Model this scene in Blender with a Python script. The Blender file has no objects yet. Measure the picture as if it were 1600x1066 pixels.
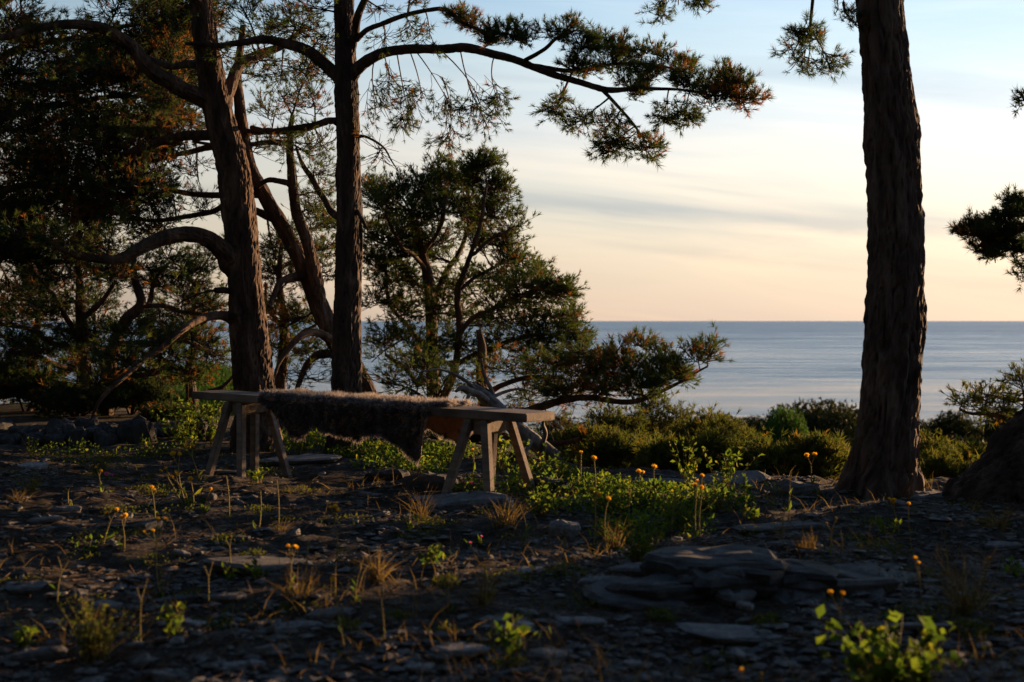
import bpy, math, random
import numpy as np
from mathutils import Vector

rng = np.random.default_rng(11)
random.seed(11)
SC = bpy.context.scene
COL = SC.collection

# ------------------------------------------------------------------ camera, sky, sun, exposure
F = 2222.0            # focal length in photo pixels (1600 wide), 50 mm on a 36 mm sensor
ZC = 1.0              # the photographer sits low: lens one metre above the rock
HOR = 501.0
cd = bpy.data.cameras.new('camera')
cam = bpy.data.objects.new('camera', cd)
COL.objects.link(cam)
cam.location = (0, 0, ZC)
cam.rotation_euler = (math.radians(90), 0, math.radians(0))
cd.lens = 50
cd.sensor_width = 36
cd.shift_y = -(533 - HOR) / 1600
cd.clip_start = 0.05
cd.clip_end = 120000
cd.dof.use_dof = True
cd.dof.focus_distance = 10.5
cd.dof.aperture_fstop = 3.2
SC.camera = cam

SUN_AZ = 47.0         # degrees to the right of the view direction
SUN_EL = 4.6
VEIL, VEIL_A, VEIL_B = .80, 1.5, 8.1
w = bpy.data.worlds.new('World')
SC.world = w
w.use_nodes = True
nt = w.node_tree
nt.nodes.clear()
N = nt.nodes.new
L = nt.links.new
sky = N('ShaderNodeTexSky')
sky.sky_type = 'NISHITA'
sky.sun_disc = False
sky.sun_elevation = math.radians(SUN_EL)
sky.sun_rotation = math.radians(SUN_AZ)
sky.altitude = 30
sky.air_density = 1.0
sky.dust_density = 1.0
sky.ozone_density = 1.3
geo = N('ShaderNodeTexCoord')
sep = N('ShaderNodeSeparateXYZ'); L(geo.outputs['Generated'], sep.inputs[0])
# thin high cirrus, stretched along the horizon: two layers laid out over the whole dome
az = N('ShaderNodeMath'); az.operation = 'ARCTAN2'; L(sep.outputs[0], az.inputs[0]); L(sep.outputs[1], az.inputs[1])
el = N('ShaderNodeMath'); el.operation = 'ARCSINE'; L(sep.outputs[2], el.inputs[0])
tilt = N('ShaderNodeMath'); tilt.operation = 'MULTIPLY_ADD'; tilt.inputs[1].default_value = 0.10
L(az.outputs[0], tilt.inputs[0]); L(el.outputs[0], tilt.inputs[2])
comb = N('ShaderNodeCombineXYZ'); L(az.outputs[0], comb.inputs[0]); L(tilt.outputs[0], comb.inputs[1])
def skynoise(sx, sy, off, detail, rough, dist, lo, hi):
    mp = N('ShaderNodeMapping'); mp.inputs['Scale'].default_value = (sx, sy, 1); mp.inputs['Location'].default_value = (off, off * .7, 0)
    L(comb.outputs[0], mp.inputs[0])
    n = N('ShaderNodeTexNoise'); n.inputs['Scale'].default_value = 1; n.inputs['Detail'].default_value = detail
    n.inputs['Roughness'].default_value = rough; n.inputs['Distortion'].default_value = dist
    L(mp.outputs[0], n.inputs['Vector'])
    r = N('ShaderNodeMapRange'); r.interpolation_type = 'SMOOTHSTEP'
    r.inputs[1].default_value = lo; r.inputs[2].default_value = hi
    L(n.outputs['Fac'], r.inputs[0])
    return r
def mixc(fac, a, bcol, k):
    m = N('ShaderNodeMix'); m.data_type = 'RGBA'; m.blend_type = k
    L(fac, m.inputs[0]); L(a, m.inputs[6])
    if isinstance(bcol, tuple): m.inputs[7].default_value = bcol
    else: L(bcol, m.inputs[7])
    return m.outputs[2]
# thin veil of high cloud over the whole dome: colour by elevation, brighter towards the sun
def mth(op, a, b=None, c=None, clamp=False):
    n = N('ShaderNodeMath'); n.operation = op; n.use_clamp = clamp
    for i, v in enumerate((a, b, c)):
        if v is None: continue
        if isinstance(v, (int, float)): n.inputs[i].default_value = v
        else: L(v, n.inputs[i])
    return n.outputs[0]
vr = N('ShaderNodeValToRGB'); vr.color_ramp.interpolation = 'B_SPLINE'
deg = mth('MULTIPLY', el.outputs[0], 180 / math.pi / 60)
vstops = [(-.01, (.72, .56, .46)), (0, (.82, .68, .57)), (2.4, (.98, .815, .655)), (4.8, (1.01, .94, .81)), (7.5, (.97, .98, .98)), (10.5, (.70, .90, 1.10)), (13.5, (.50, .74, 1.03)), (26, (.22, .42, .74)), (60, (.09, .18, .38))]
e_ = vr.color_ramp.elements
while len(e_) < len(vstops): e_.new(.5)
for i, (p_, c_) in enumerate(vstops):
    e_[i].position = max(0, min(1, p_ / 60)) if i else 0.0
    e_[i].color = (*c_, 1)
L(deg, vr.inputs[0])
sdv = N('ShaderNodeVectorMath'); sdv.operation = 'DOT_PRODUCT'
L(geo.outputs['Generated'], sdv.inputs[0])
sdv.inputs[1].default_value = (math.sin(math.radians(SUN_AZ)) * math.cos(math.radians(SUN_EL)), math.cos(math.radians(SUN_AZ)) * math.cos(math.radians(SUN_EL)), math.sin(math.radians(SUN_EL)))
g = mth('POWER', mth('MULTIPLY_ADD', sdv.outputs['Value'], .5, .5), 3)
g = mth('MULTIPLY_ADD', g, VEIL_B, VEIL_A)
vs_ = N('ShaderNodeVectorMath'); vs_.operation = 'SCALE'; L(vr.outputs[0], vs_.inputs[0]); L(g, vs_.inputs['Scale'])
c0 = N('ShaderNodeMix'); c0.data_type = 'RGBA'; c0.inputs[0].default_value = VEIL
L(sky.outputs[0], c0.inputs[6]); L(vs_.outputs[0], c0.inputs[7])
c1 = skynoise(3.0, 22, 3.1, 8, .6, .8, .44, .68)
c2 = skynoise(2.4, 30, 8.4, 5, .5, .4, .50, .72)
c3 = skynoise(5.0, 60, 5.7, 4, .55, .5, .40, .66)
# one longer grey bank low over the sea, sinking to the right
bx_ = mth('ADD', el.outputs[0], mth('MULTIPLY', az.outputs[0], .075))
bx_ = mth('ADD', bx_, mth('MULTIPLY', c3.outputs[0], .006))
bd = mth('DIVIDE', mth('SUBTRACT', bx_, math.radians(5.05)), math.radians(.54))
bd = mth('POWER', 2.718, mth('MULTIPLY', mth('MULTIPLY', bd, bd), -1))
bw = mth('DIVIDE', mth('SUBTRACT', az.outputs[0], math.radians(8)), math.radians(11))
bw = mth('POWER', 2.718, mth('MULTIPLY', mth('MULTIPLY', mth('MULTIPLY', bw, bw), mth('MULTIPLY', bw, bw)), -1))
bank = mth('MULTIPLY', bd, bw)
col = c0.outputs[2]
col = mixc(mth('MULTIPLY', c1.outputs[0], .75), col, (1.18, 1.10, 1.04, 1), 'MULTIPLY')
col = mixc(mth('MULTIPLY', c2.outputs[0], .85), col, (.80, .83, .88, 1), 'MULTIPLY')
col = mixc(mth('MULTIPLY', c3.outputs[0], .25), col, (.90, .91, .93, 1), 'MULTIPLY')
col = mixc(bank, col, (.66, .73, .84, 1), 'MULTIPLY')
bg = N('ShaderNodeBackground'); bg.inputs[1].default_value = 0.052
L(col, bg.inputs[0])
wo = N('ShaderNodeOutputWorld'); L(bg.outputs[0], wo.inputs[0])

sd = bpy.data.lights.new('sun', 'SUN')
sd.energy = 5.0
sd.angle = math.radians(0.6)
sd.color = (1.0, .60, .30)
sun = bpy.data.objects.new('sun', sd)
COL.objects.link(sun)
sv = Vector((math.sin(math.radians(SUN_AZ)) * math.cos(math.radians(SUN_EL)),
             math.cos(math.radians(SUN_AZ)) * math.cos(math.radians(SUN_EL)), math.sin(math.radians(SUN_EL))))
sun.rotation_euler = sv.to_track_quat('Z', 'Y').to_euler()
sun.location = (20, 20, 12)

SC.view_settings.view_transform = 'Standard'
SC.view_settings.look = 'None'
SC.view_settings.exposure = 1.53
SC.view_settings.gamma = 1.0
SC.view_settings.use_curve_mapping = False
SC.render.engine = 'CYCLES'
SC.cycles.max_bounces = 4
SC.cycles.diffuse_bounces = 2
SC.cycles.glossy_bounces = 2
SC.cycles.transparent_max_bounces = 4
SC.cycles.use_denoising = True

# ------------------------------------------------------------------ numeric helpers
def P(px, py, Y):
    """photo pixel + distance in metres -> point of the place"""
    return np.array([(px - 800) / F * Y, Y, ZC + (HOR - py) / F * Y])

def mpp(Y):
    return Y / F

_perm = rng.permutation(256)
_perm = np.concatenate([_perm, _perm, _perm])
_g3 = rng.normal(size=(256, 3)); _g3 /= np.linalg.norm(_g3, axis=1)[:, None]
def perlin(p):
    p = np.asarray(p, float)
    i = np.floor(p).astype(int); f = p - i
    u = f * f * f * (f * (f * 6 - 15) + 10)
    i &= 255
    out = 0
    for a in (0, 1):
        wa = u[..., 0] if a else 1 - u[..., 0]
        for b in (0, 1):
            wb = u[..., 1] if b else 1 - u[..., 1]
            for c in (0, 1):
                wc = u[..., 2] if c else 1 - u[..., 2]
                h = _perm[_perm[_perm[i[..., 0] + a] + i[..., 1] + b] + i[..., 2] + c]
                g = _g3[h]
                d = g[..., 0] * (f[..., 0] - a) + g[..., 1] * (f[..., 1] - b) + g[..., 2] * (f[..., 2] - c)
                out = out + wa * wb * wc * d
    return out * 1.5
def fbm(p, oct=4, gain=.5):
    s = 0; a = 1.0; p = np.asarray(p, float)
    for k in range(oct):
        s = s + a * perlin(p * (2 ** k) + 17.3 * k); a *= gain
    return s
def n2(x, y, s, seed=0.0, oct=3):
    return fbm(np.stack([x * s, y * s, np.full_like(x, seed)], -1), oct)

def catmull(pts, n):
    pts = np.asarray(pts, float)
    q = np.vstack([2 * pts[0] - pts[1], pts, 2 * pts[-1] - pts[-2]])
    seg = np.linalg.norm(np.diff(pts[:, :3], axis=0), axis=1)
    cum = np.concatenate([[0], np.cumsum(seg)])
    t = np.linspace(0, cum[-1], n)
    k = np.clip(np.searchsorted(cum, t, side='right') - 1, 0, len(seg) - 1)
    u = ((t - cum[k]) / np.maximum(seg[k], 1e-9))[:, None]
    p0, p1, p2, p3 = q[k], q[k + 1], q[k + 2], q[k + 3]
    return .5 * (2 * p1 + (p2 - p0) * u + (2 * p0 - 5 * p1 + 4 * p2 - p3) * u ** 2 + (3 * p1 - p0 - 3 * p2 + p3) * u ** 3)

def norm(v):
    v = np.asarray(v, float)
    return v / np.maximum(np.linalg.norm(v, axis=-1, keepdims=True), 1e-9)

def rdir(n=None):
    v = rng.normal(size=(3,) if n is None else (n, 3))
    return norm(v)

class MB:
    """collects vertices / triangles / quads, builds one mesh"""
    def __init__(self):
        self.v = []; self.t = []; self.q = []; self.a = []; self.n = 0
    def add(self, v, tris=None, quads=None, tint=None):
        v = np.asarray(v, float).reshape(-1, 3)
        self.v.append(v)
        if tris is not None and len(tris): self.t.append(np.asarray(tris, int).reshape(-1, 3) + self.n)
        if quads is not None and len(quads): self.q.append(np.asarray(quads, int).reshape(-1, 4) + self.n)
        self.a.append(np.full(len(v), .3) if tint is None else np.broadcast_to(np.asarray(tint, float), (len(v),)))
        self.n += len(v)
    def mesh(self, name, origin=(0, 0, 0), smooth=True):
        me = bpy.data.meshes.new(name)
        v = np.vstack(self.v) - np.asarray(origin, float)
        t = np.vstack(self.t) if self.t else np.zeros((0, 3), int)
        q = np.vstack(self.q) if self.q else np.zeros((0, 4), int)
        me.vertices.add(len(v)); me.vertices.foreach_set('co', v.astype(np.float32).ravel())
        idx = np.concatenate([t.ravel(), q.ravel()]).astype(np.int32)
        me.loops.add(len(idx)); me.loops.foreach_set('vertex_index', idx)
        tot = np.concatenate([np.full(len(t), 3), np.full(len(q), 4)]).astype(np.int32)
        st = np.concatenate([[0], np.cumsum(tot)[:-1]]).astype(np.int32)
        me.polygons.add(len(tot))
        me.polygons.foreach_set('loop_start', st); me.polygons.foreach_set('loop_total', tot)
        me.polygons.foreach_set('use_smooth', np.full(len(tot), smooth))
        at = me.attributes.new('tint', 'FLOAT', 'POINT')
        at.data.foreach_set('value', np.concatenate(self.a).astype(np.float32))
        me.update(calc_edges=True)
        return me

def frames(pts):
    """pts (B,n,3) -> two perpendicular unit vectors (B,n,3)"""
    d = np.empty_like(pts)
    d[:, 1:-1] = pts[:, 2:] - pts[:, :-2]; d[:, 0] = pts[:, 1] - pts[:, 0]; d[:, -1] = pts[:, -1] - pts[:, -2]
    d = norm(d)
    m = norm(pts[:, -1] - pts[:, 0])
    ref = np.where(np.abs(m[:, 2:3]) > .8, np.array([[1., 0, 0]]), np.array([[0, 0, 1.]]))
    a = norm(np.cross(d, ref[:, None, :])); b = np.cross(d, a)
    return d, a, b
def tubes(mb, paths, k=4, tint=.3):
    """paths: list of (pts n x 3, radii n)"""
    by = {}
    for p, r in paths: by.setdefault(len(p), []).append((p, r))
    for n, lst in by.items():
        pts = np.array([p for p, _ in lst], float); rad = np.array([r for _, r in lst], float)
        d, a, b = frames(pts)
        th = np.arange(k) * 2 * math.pi / k
        v = pts[:, :, None, :] + rad[:, :, None, None] * (a[:, :, None, :] * np.cos(th)[None, None, :, None] + b[:, :, None, :] * np.sin(th)[None, None, :, None])
        B = len(lst)
        i = np.arange(n - 1)[:, None] * k + np.arange(k)[None, :]
        j = np.arange(n - 1)[:, None] * k + (np.arange(k)[None, :] + 1) % k
        q = np.stack([i, j, j + k, i + k], -1).reshape(-1, 4)
        Q = (q[None] + (np.arange(B) * n * k)[:, None, None]).reshape(-1, 4)
        mb.add(v.reshape(-1, 3), quads=Q, tint=tint)

def tufts(mb, pos, dr, K=14, nl=.055, wd=.004, shoot=.06, brown=.12, dead=None):
    """pine shoots: K needles round a short axis, each needle one slim triangle"""
    pos = np.asarray(pos, float); dr = norm(dr)
    M = len(pos)
    if not M: return
    ref = np.where(np.abs(dr[:, 2:3]) > .8, np.array([[1., 0, 0]]), np.array([[0, 0, 1.]]))
    a = norm(np.cross(dr, ref)); b = np.cross(dr, a)
    t = rng.random((M, K)); ph = rng.random((M, K)) * 6.283
    ang = (.15 + 1.15 * rng.random((M, K))) * (1.1 - .3 * t)
    ln = nl * (.7 + .5 * rng.random((M, K))) * (.45 + .85 * rng.random((M, 1)))
    rad = a[:, None, :] * np.cos(ph)[..., None] + b[:, None, :] * np.sin(ph)[..., None]
    nd = dr[:, None, :] * np.cos(ang)[..., None] + rad * np.sin(ang)[..., None]
    base = pos[:, None, :] + dr[:, None, :] * ((t ** .7) * shoot - shoot * .8)[..., None]
    side = norm(np.cross(nd, rng.normal(size=(M, K, 3))))
    w_ = wd * (.7 + .6 * rng.random((M, K)))
    v = np.stack([base - side * w_[..., None] * .5, base + side * w_[..., None] * .5, base + nd * ln[..., None]], 2).reshape(-1, 3)
    tr = np.arange(M * K * 3).reshape(-1, 3)
    tn = rng.random(M) * .8
    br = rng.random(M) < np.clip(brown * (.35 + 5.0 * np.clip(perlin(pos * 1.9 + 7.7) - .05, 0, 1)), 0, .95)
    if dead is not None and len(dead): br[np.array(list(dead))] = True
    tn = np.where(br, .86 + .14 * rng.random(M), tn)
    mb.add(v, tris=tr, tint=np.repeat(tn, K * 3))

def leaves(mb, pos, size, updir=(0, 0, 1), spread=1.0, tint=None, asp=.55):
    """small pointed leaves, folded on the midrib: 4 vertices, 2 triangles each"""
    pos = np.asarray(pos, float); M = len(pos)
    if not M: return
    d = norm(np.asarray(updir) * .4 + rng.normal(size=(M, 3)) * spread)
    s = norm(np.cross(d, rng.normal(size=(M, 3)))); n = np.cross(d, s)
    sz = np.asarray(size) * (.35 + 1.1 * rng.random((M, 1)))
    v = np.stack([pos, pos + d * sz * .5 + s * sz * asp * .5 + n * sz * .12, pos + d * sz, pos + d * sz * .5 - s * sz * asp * .5 + n * sz * .12], 1).reshape(-1, 3)
    o = np.arange(M)[:, None] * 4
    tr = np.concatenate([o + np.array([0, 1, 2]), o + np.array([0, 2, 3])])
    tn = rng.random(M) * .8 if tint is None else np.broadcast_to(tint, (M,))
    mb.add(v, tris=tr, tint=np.repeat(tn, 4))

# ------------------------------------------------------------------ object helpers
def link(name, me, mat, parent=None, loc=(0, 0, 0), rot=None):
    o = bpy.data.objects.new(name, me)
    COL.objects.link(o)
    if parent is not None: o.parent = parent
    o.location = loc
    if rot is not None: o.rotation_euler = rot
    if mat is not None and me is not None and not me.materials: me.materials.append(mat)
    return o
def tag(o, label, cat, group=None, kind=None):
    if label: o['label'] = label
    if cat: o['category'] = cat
    if group: o['group'] = group
    if kind: o['kind'] = kind
    return o
def thing(name, label, cat, loc, group=None):
    o = bpy.data.objects.new(name, None)
    o.empty_display_size = .1
    COL.objects.link(o); o.location = tuple(float(c) for c in loc)
    return tag(o, label, cat, group)

# ------------------------------------------------------------------ materials
def mat_new(name):
    m = bpy.data.materials.new(name); m.use_nodes = True
    t = m.node_tree; b = t.nodes['Principled BSDF']
    return m, t, b
def ramp(t, stops):
    r = t.nodes.new('ShaderNodeValToRGB')
    e = r.color_ramp.elements
    while len(e) < len(stops): e.new(.5)
    for i, (p, c) in enumerate(stops):
        e[i].position = p; e[i].color = (*c, 1)
    return r
def noise(t, scale, detail=5, rough=.6, vec=None, sc=None, dist=0):
    n = t.nodes.new('ShaderNodeTexNoise')
    n.inputs['Scale'].default_value = scale; n.inputs['Detail'].default_value = detail
    n.inputs['Roughness'].default_value = rough; n.inputs['Distortion'].default_value = dist
    c = t.nodes.new('ShaderNodeTexCoord')
    src = c.outputs[vec or 'Object']
    if sc:
        mp = t.nodes.new('ShaderNodeMapping'); mp.inputs['Scale'].default_value = sc
        t.links.new(src, mp.inputs[0]); src = mp.outputs[0]
    t.links.new(src, n.inputs['Vector'])
    return n
def bump(t, b, h, strength, dist):
    bp = t.nodes.new('ShaderNodeBump'); bp.inputs['Strength'].default_value = strength; bp.inputs['Distance'].default_value = dist
    t.links.new(h, bp.inputs['Height']); t.links.new(bp.outputs[0], b.inputs['Normal'])

def foliage_mat(name, stops, trans=.35, rough=.75, spec=.08):
    m, t, b = mat_new(name)
    a = t.nodes.new('ShaderNodeAttribute'); a.attribute_name = 'tint'
    r = ramp(t, stops); t.links.new(a.outputs['Fac'], r.inputs[0])
    t.links.new(r.outputs[0], b.inputs['Base Color'])
    b.inputs['Roughness'].default_value = rough
    b.inputs['Specular IOR Level'].default_value = spec
    tr = t.nodes.new('ShaderNodeBsdfTranslucent')
    br = t.nodes.new('ShaderNodeMix'); br.data_type = 'RGBA'; br.blend_type = 'MULTIPLY'; br.inputs[0].default_value = 1
    t.links.new(r.outputs[0], br.inputs[6]); br.inputs[7].default_value = (1.5, 1.5, .8, 1)
    t.links.new(br.outputs[2], tr.inputs[0])
    mx = t.nodes.new('ShaderNodeMixShader'); mx.inputs[0].default_value = trans
    t.links.new(b.outputs[0], mx.inputs[1]); t.links.new(tr.outputs[0], mx.inputs[2])
    t.links.new(mx.outputs[0], t.nodes['Material Output'].inputs[0])
    return m

def bark_mat(name, c0, c1, c2):
    m, t, b = mat_new(name)
    n1 = noise(t, 9, 6, .65, sc=(1, 1, .3), dist=.6)
    r = ramp(t, [(.34, c0), (.55, c1), (.76, c2)])
    t.links.new(n1.outputs['Fac'], r.inputs[0])
    a = t.nodes.new('ShaderNodeAttribute'); a.attribute_name = 'tint'
    r2 = ramp(t, [(.0, (.35, .30, .28)), (.5, (1, 1, 1))])
    t.links.new(a.outputs['Fac'], r2.inputs[0])
    mx = t.nodes.new('ShaderNodeMix'); mx.data_type = 'RGBA'; mx.blend_type = 'MULTIPLY'; mx.inputs[0].default_value = 1
    t.links.new(r.outputs[0], mx.inputs[6]); t.links.new(r2.outputs[0], mx.inputs[7])
    t.links.new(mx.outputs[2], b.inputs['Base Color'])
    b.inputs['Roughness'].default_value = .9; b.inputs['Specular IOR Level'].default_value = .15
    n3 = noise(t, 45, 6, .7, sc=(1, 1, .35))
    bump(t, b, n3.outputs['Fac'], .8, .012)
    return m

M = {}
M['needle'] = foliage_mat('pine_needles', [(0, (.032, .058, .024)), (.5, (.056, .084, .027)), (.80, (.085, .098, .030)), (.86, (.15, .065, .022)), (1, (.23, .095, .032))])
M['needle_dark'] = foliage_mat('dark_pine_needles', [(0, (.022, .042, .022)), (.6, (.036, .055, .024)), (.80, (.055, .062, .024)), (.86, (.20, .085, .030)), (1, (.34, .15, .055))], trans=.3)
M['needle_gold'] = foliage_mat('young_pine_needles', [(0, (.048, .070, .019)), (.5, (.088, .100, .024)), (.80, (.135, .125, .030)), (.86, (.15, .09, .02)), (1, (.20, .12, .03))])
M['leaf'] = foliage_mat('green_leaves', [(0, (.025, .050, .012)), (.35, (.060, .105, .018)), (.65, (.11, .155, .024)), (.8, (.17, .16, .03)), (1, (.17, .09, .03))], trans=.5)
M['leaf_far'] = foliage_mat('broadleaf_far', [(0, (.022, .060, .012)), (.5, (.036, .085, .015)), (1, (.060, .11, .022))], trans=.25)
M['needle_far'] = foliage_mat('far_pine_needles', [(0, (.016, .024, .012)), (.5, (.026, .034, .015)), (1, (.040, .040, .018))], trans=.15)
M['dry'] = foliage_mat('dry_grass', [(0, (.07, .045, .024)), (.5, (.12, .08, .04)), (1, (.20, .14, .07))], trans=.4)
M['stem'] = foliage_mat('flower_stem', [(0, (.12, .12, .04)), (.5, (.22, .18, .07)), (1, (.28, .2, .08))], trans=.25)
M['yellow'] = foliage_mat('yellow_petals', [(0, (.52, .27, .02)), (.5, (.66, .37, .03)), (1, (.74, .46, .05))], trans=.45)
M['pink'] = foliage_mat('pink_petals', [(0, (.50, .06, .26)), (.5, (.62, .10, .34)), (1, (.7, .16, .42))], trans=.4)
M['bark'] = bark_mat('pine_bark', (.026, .018, .015), (.072, .050, .040), (.19, .138, .108))
M['bark_red'] = bark_mat('red_pine_bark', (.030, .019, .014), (.088, .056, .040), (.25, .155, .105))
M['bark_big'] = bark_mat('old_pine_bark', (.040, .028, .024), (.110, .078, .064), (.22, .165, .135))
M['litter'] = bark_mat('fallen_twigs', (.045, .028, .018), (.11, .068, .042), (.24, .16, .105))
M['twig'] = bark_mat('twig_bark', (.035, .024, .018), (.085, .054, .038), (.14, .085, .055))

def wood_mat():
    m, t, b = mat_new('weathered_timber')
    n1 = noise(t, 26, 6, .6, sc=(.05, 1, 1), dist=1.2)
    n2_ = noise(t, 3, 4, .6)
    r = ramp(t, [(.25, (.12, .092, .075)), (.5, (.20, .16, .132)), (.75, (.29, .235, .195))])
    t.links.new(n1.outputs['Fac'], r.inputs[0])
    r2 = ramp(t, [(.32, (.48, .46, .45)), (.5, (.9, .87, .85)), (.7, (1.15, 1.1, 1.06))]); t.links.new(n2_.outputs['Fac'], r2.inputs[0])
    mx = t.nodes.new('ShaderNodeMix'); mx.data_type = 'RGBA'; mx.blend_type = 'MULTIPLY'; mx.inputs[0].default_value = 1
    t.links.new(r.outputs[0], mx.inputs[6]); t.links.new(r2.outputs[0], mx.inputs[7])
    t.links.new(mx.outputs[2], b.inputs['Base Color'])
    b.inputs['Roughness'].default_value = .8; b.inputs['Specular IOR Level'].default_value = .2
    bump(t, b, n1.outputs['Fac'], .5, .004)
    return m
M['wood'] = wood_mat()
def dead_mat():
    m, t, b = mat_new('bleached_deadwood')
    n1 = noise(t, 16, 6, .65, sc=(1, 1, .25), dist=.8)
    r = ramp(t, [(.32, (.045, .037, .032)), (.52, (.12, .10, .088)), (.76, (.27, .24, .21))])
    t.links.new(n1.outputs['Fac'], r.inputs[0]); t.links.new(r.outputs[0], b.inputs['Base Color'])
    b.inputs['Roughness'].default_value = .85
    bump(t, b, n1.outputs['Fac'], .7, .01)
    return m
M['dead'] = dead_mat()
def stone_mat(name='grey_limestone', k=1.0):
    m, t, b = mat_new(name)
    n1 = noise(t, 5, 8, .68, dist=.4); n2_ = noise(t, 38, 6, .7)
    oi = t.nodes.new('ShaderNodeObjectInfo')
    r = ramp(t, [(p_, tuple(k * c_ for c_ in cc)) for p_, cc in [(.28, (.075, .074, .073)), (.5, (.17, .169, .170)), (.72, (.30, .295, .29))]])
    t.links.new(n1.outputs['Fac'], r.inputs[0])
    r2 = ramp(t, [(0, (.50, .46, .42)), (.6, (.85, .84, .86)), (1, (1.4, 1.38, 1.38))]); t.links.new(oi.outputs['Random'], r2.inputs[0])
    mx = t.nodes.new('ShaderNodeMix'); mx.data_type = 'RGBA'; mx.blend_type = 'MULTIPLY'; mx.inputs[0].default_value = 1
    t.links.new(r.outputs[0], mx.inputs[6]); t.links.new(r2.outputs[0], mx.inputs[7])
    r3 = ramp(t, [(.42, (1, 1, 1)), (.66, (.42, .38, .30))]); t.links.new(n2_.outputs['Fac'], r3.inputs[0])
    mx2 = t.nodes.new('ShaderNodeMix'); mx2.data_type = 'RGBA'; mx2.blend_type = 'MULTIPLY'; mx2.inputs[0].default_value = .8
    t.links.new(mx.outputs[2], mx2.inputs[6]); t.links.new(r3.outputs[0], mx2.inputs[7])
    t.links.new(mx2.outputs[2], b.inputs['Base Color'])
    b.inputs['Roughness'].default_value = .85; b.inputs['Specular IOR Level'].default_value = .25
    bump(t, b, n2_.outputs['Fac'], .6, .012)
    return m
M['stone'] = stone_mat()
M['stone_pale'] = stone_mat('pale_limestone', 1.5)
M['stone_dark'] = stone_mat('dark_limestone', .42)  # same limestone, darkened evenly by one factor
def ground_mat():
    m, t, b = mat_new('stony_soil')
    n1 = noise(t, 1.3, 6, .62); n2_ = noise(t, 11, 8, .7, dist=.5); n3 = noise(t, 55, 6, .75)
    r = ramp(t, [(.35, (.020, .016, .012)), (.5, (.045, .038, .031)), (.66, (.105, .097, .088))])
    t.links.new(n2_.outputs['Fac'], r.inputs[0])
    r2 = ramp(t, [(.35, (.6, .55, .45)), (.65, (1.25, 1.2, 1.2))]); t.links.new(n1.outputs['Fac'], r2.inputs[0])
    r3 = ramp(t, [(.50, (.75, .7, .65)), (.68, (2.0, 2.0, 2.05))]); t.links.new(n3.outputs['Fac'], r3.inputs[0])
    mx = t.nodes.new('ShaderNodeMix'); mx.data_type = 'RGBA'; mx.blend_type = 'MULTIPLY'; mx.inputs[0].default_value = 1
    t.links.new(r.outputs[0], mx.inputs[6]); t.links.new(r2.outputs[0], mx.inputs[7])
    mx2 = t.nodes.new('ShaderNodeMix'); mx2.data_type = 'RGBA'; mx2.blend_type = 'MULTIPLY'; mx2.inputs[0].default_value = 1
    t.links.new(mx.outputs[2], mx2.inputs[6]); t.links.new(r3.outputs[0], mx2.inputs[7])
    # scrub and heath cover the lower slope
    tc = t.nodes.new('ShaderNodeTexCoord'); sp = t.nodes.new('ShaderNodeSeparateXYZ'); t.links.new(tc.outputs['Object'], sp.inputs[0])
    mr = t.nodes.new('ShaderNodeMapRange'); mr.inputs[1].default_value = 14; mr.inputs[2].default_value = 24; t.links.new(sp.outputs[1], mr.inputs[0])
    n5 = noise(t, .9, 6, .7); r5 = ramp(t, [(.35, (.014, .020, .009)), (.65, (.040, .044, .018))]); t.links.new(n5.outputs['Fac'], r5.inputs[0])
    mx3 = t.nodes.new('ShaderNodeMix'); mx3.data_type = 'RGBA'
    t.links.new(mr.outputs[0], mx3.inputs[0]); t.links.new(mx2.outputs[2], mx3.inputs[6]); t.links.new(r5.outputs[0], mx3.inputs[7])
    t.links.new(mx3.outputs[2], b.inputs['Base Color'])
    b.inputs['Roughness'].default_value = .95; b.inputs['Specular IOR Level'].default_value = .1
    bump(t, b, n3.outputs['Fac'], .7, .02)
    return m
M['ground'] = ground_mat()
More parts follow.
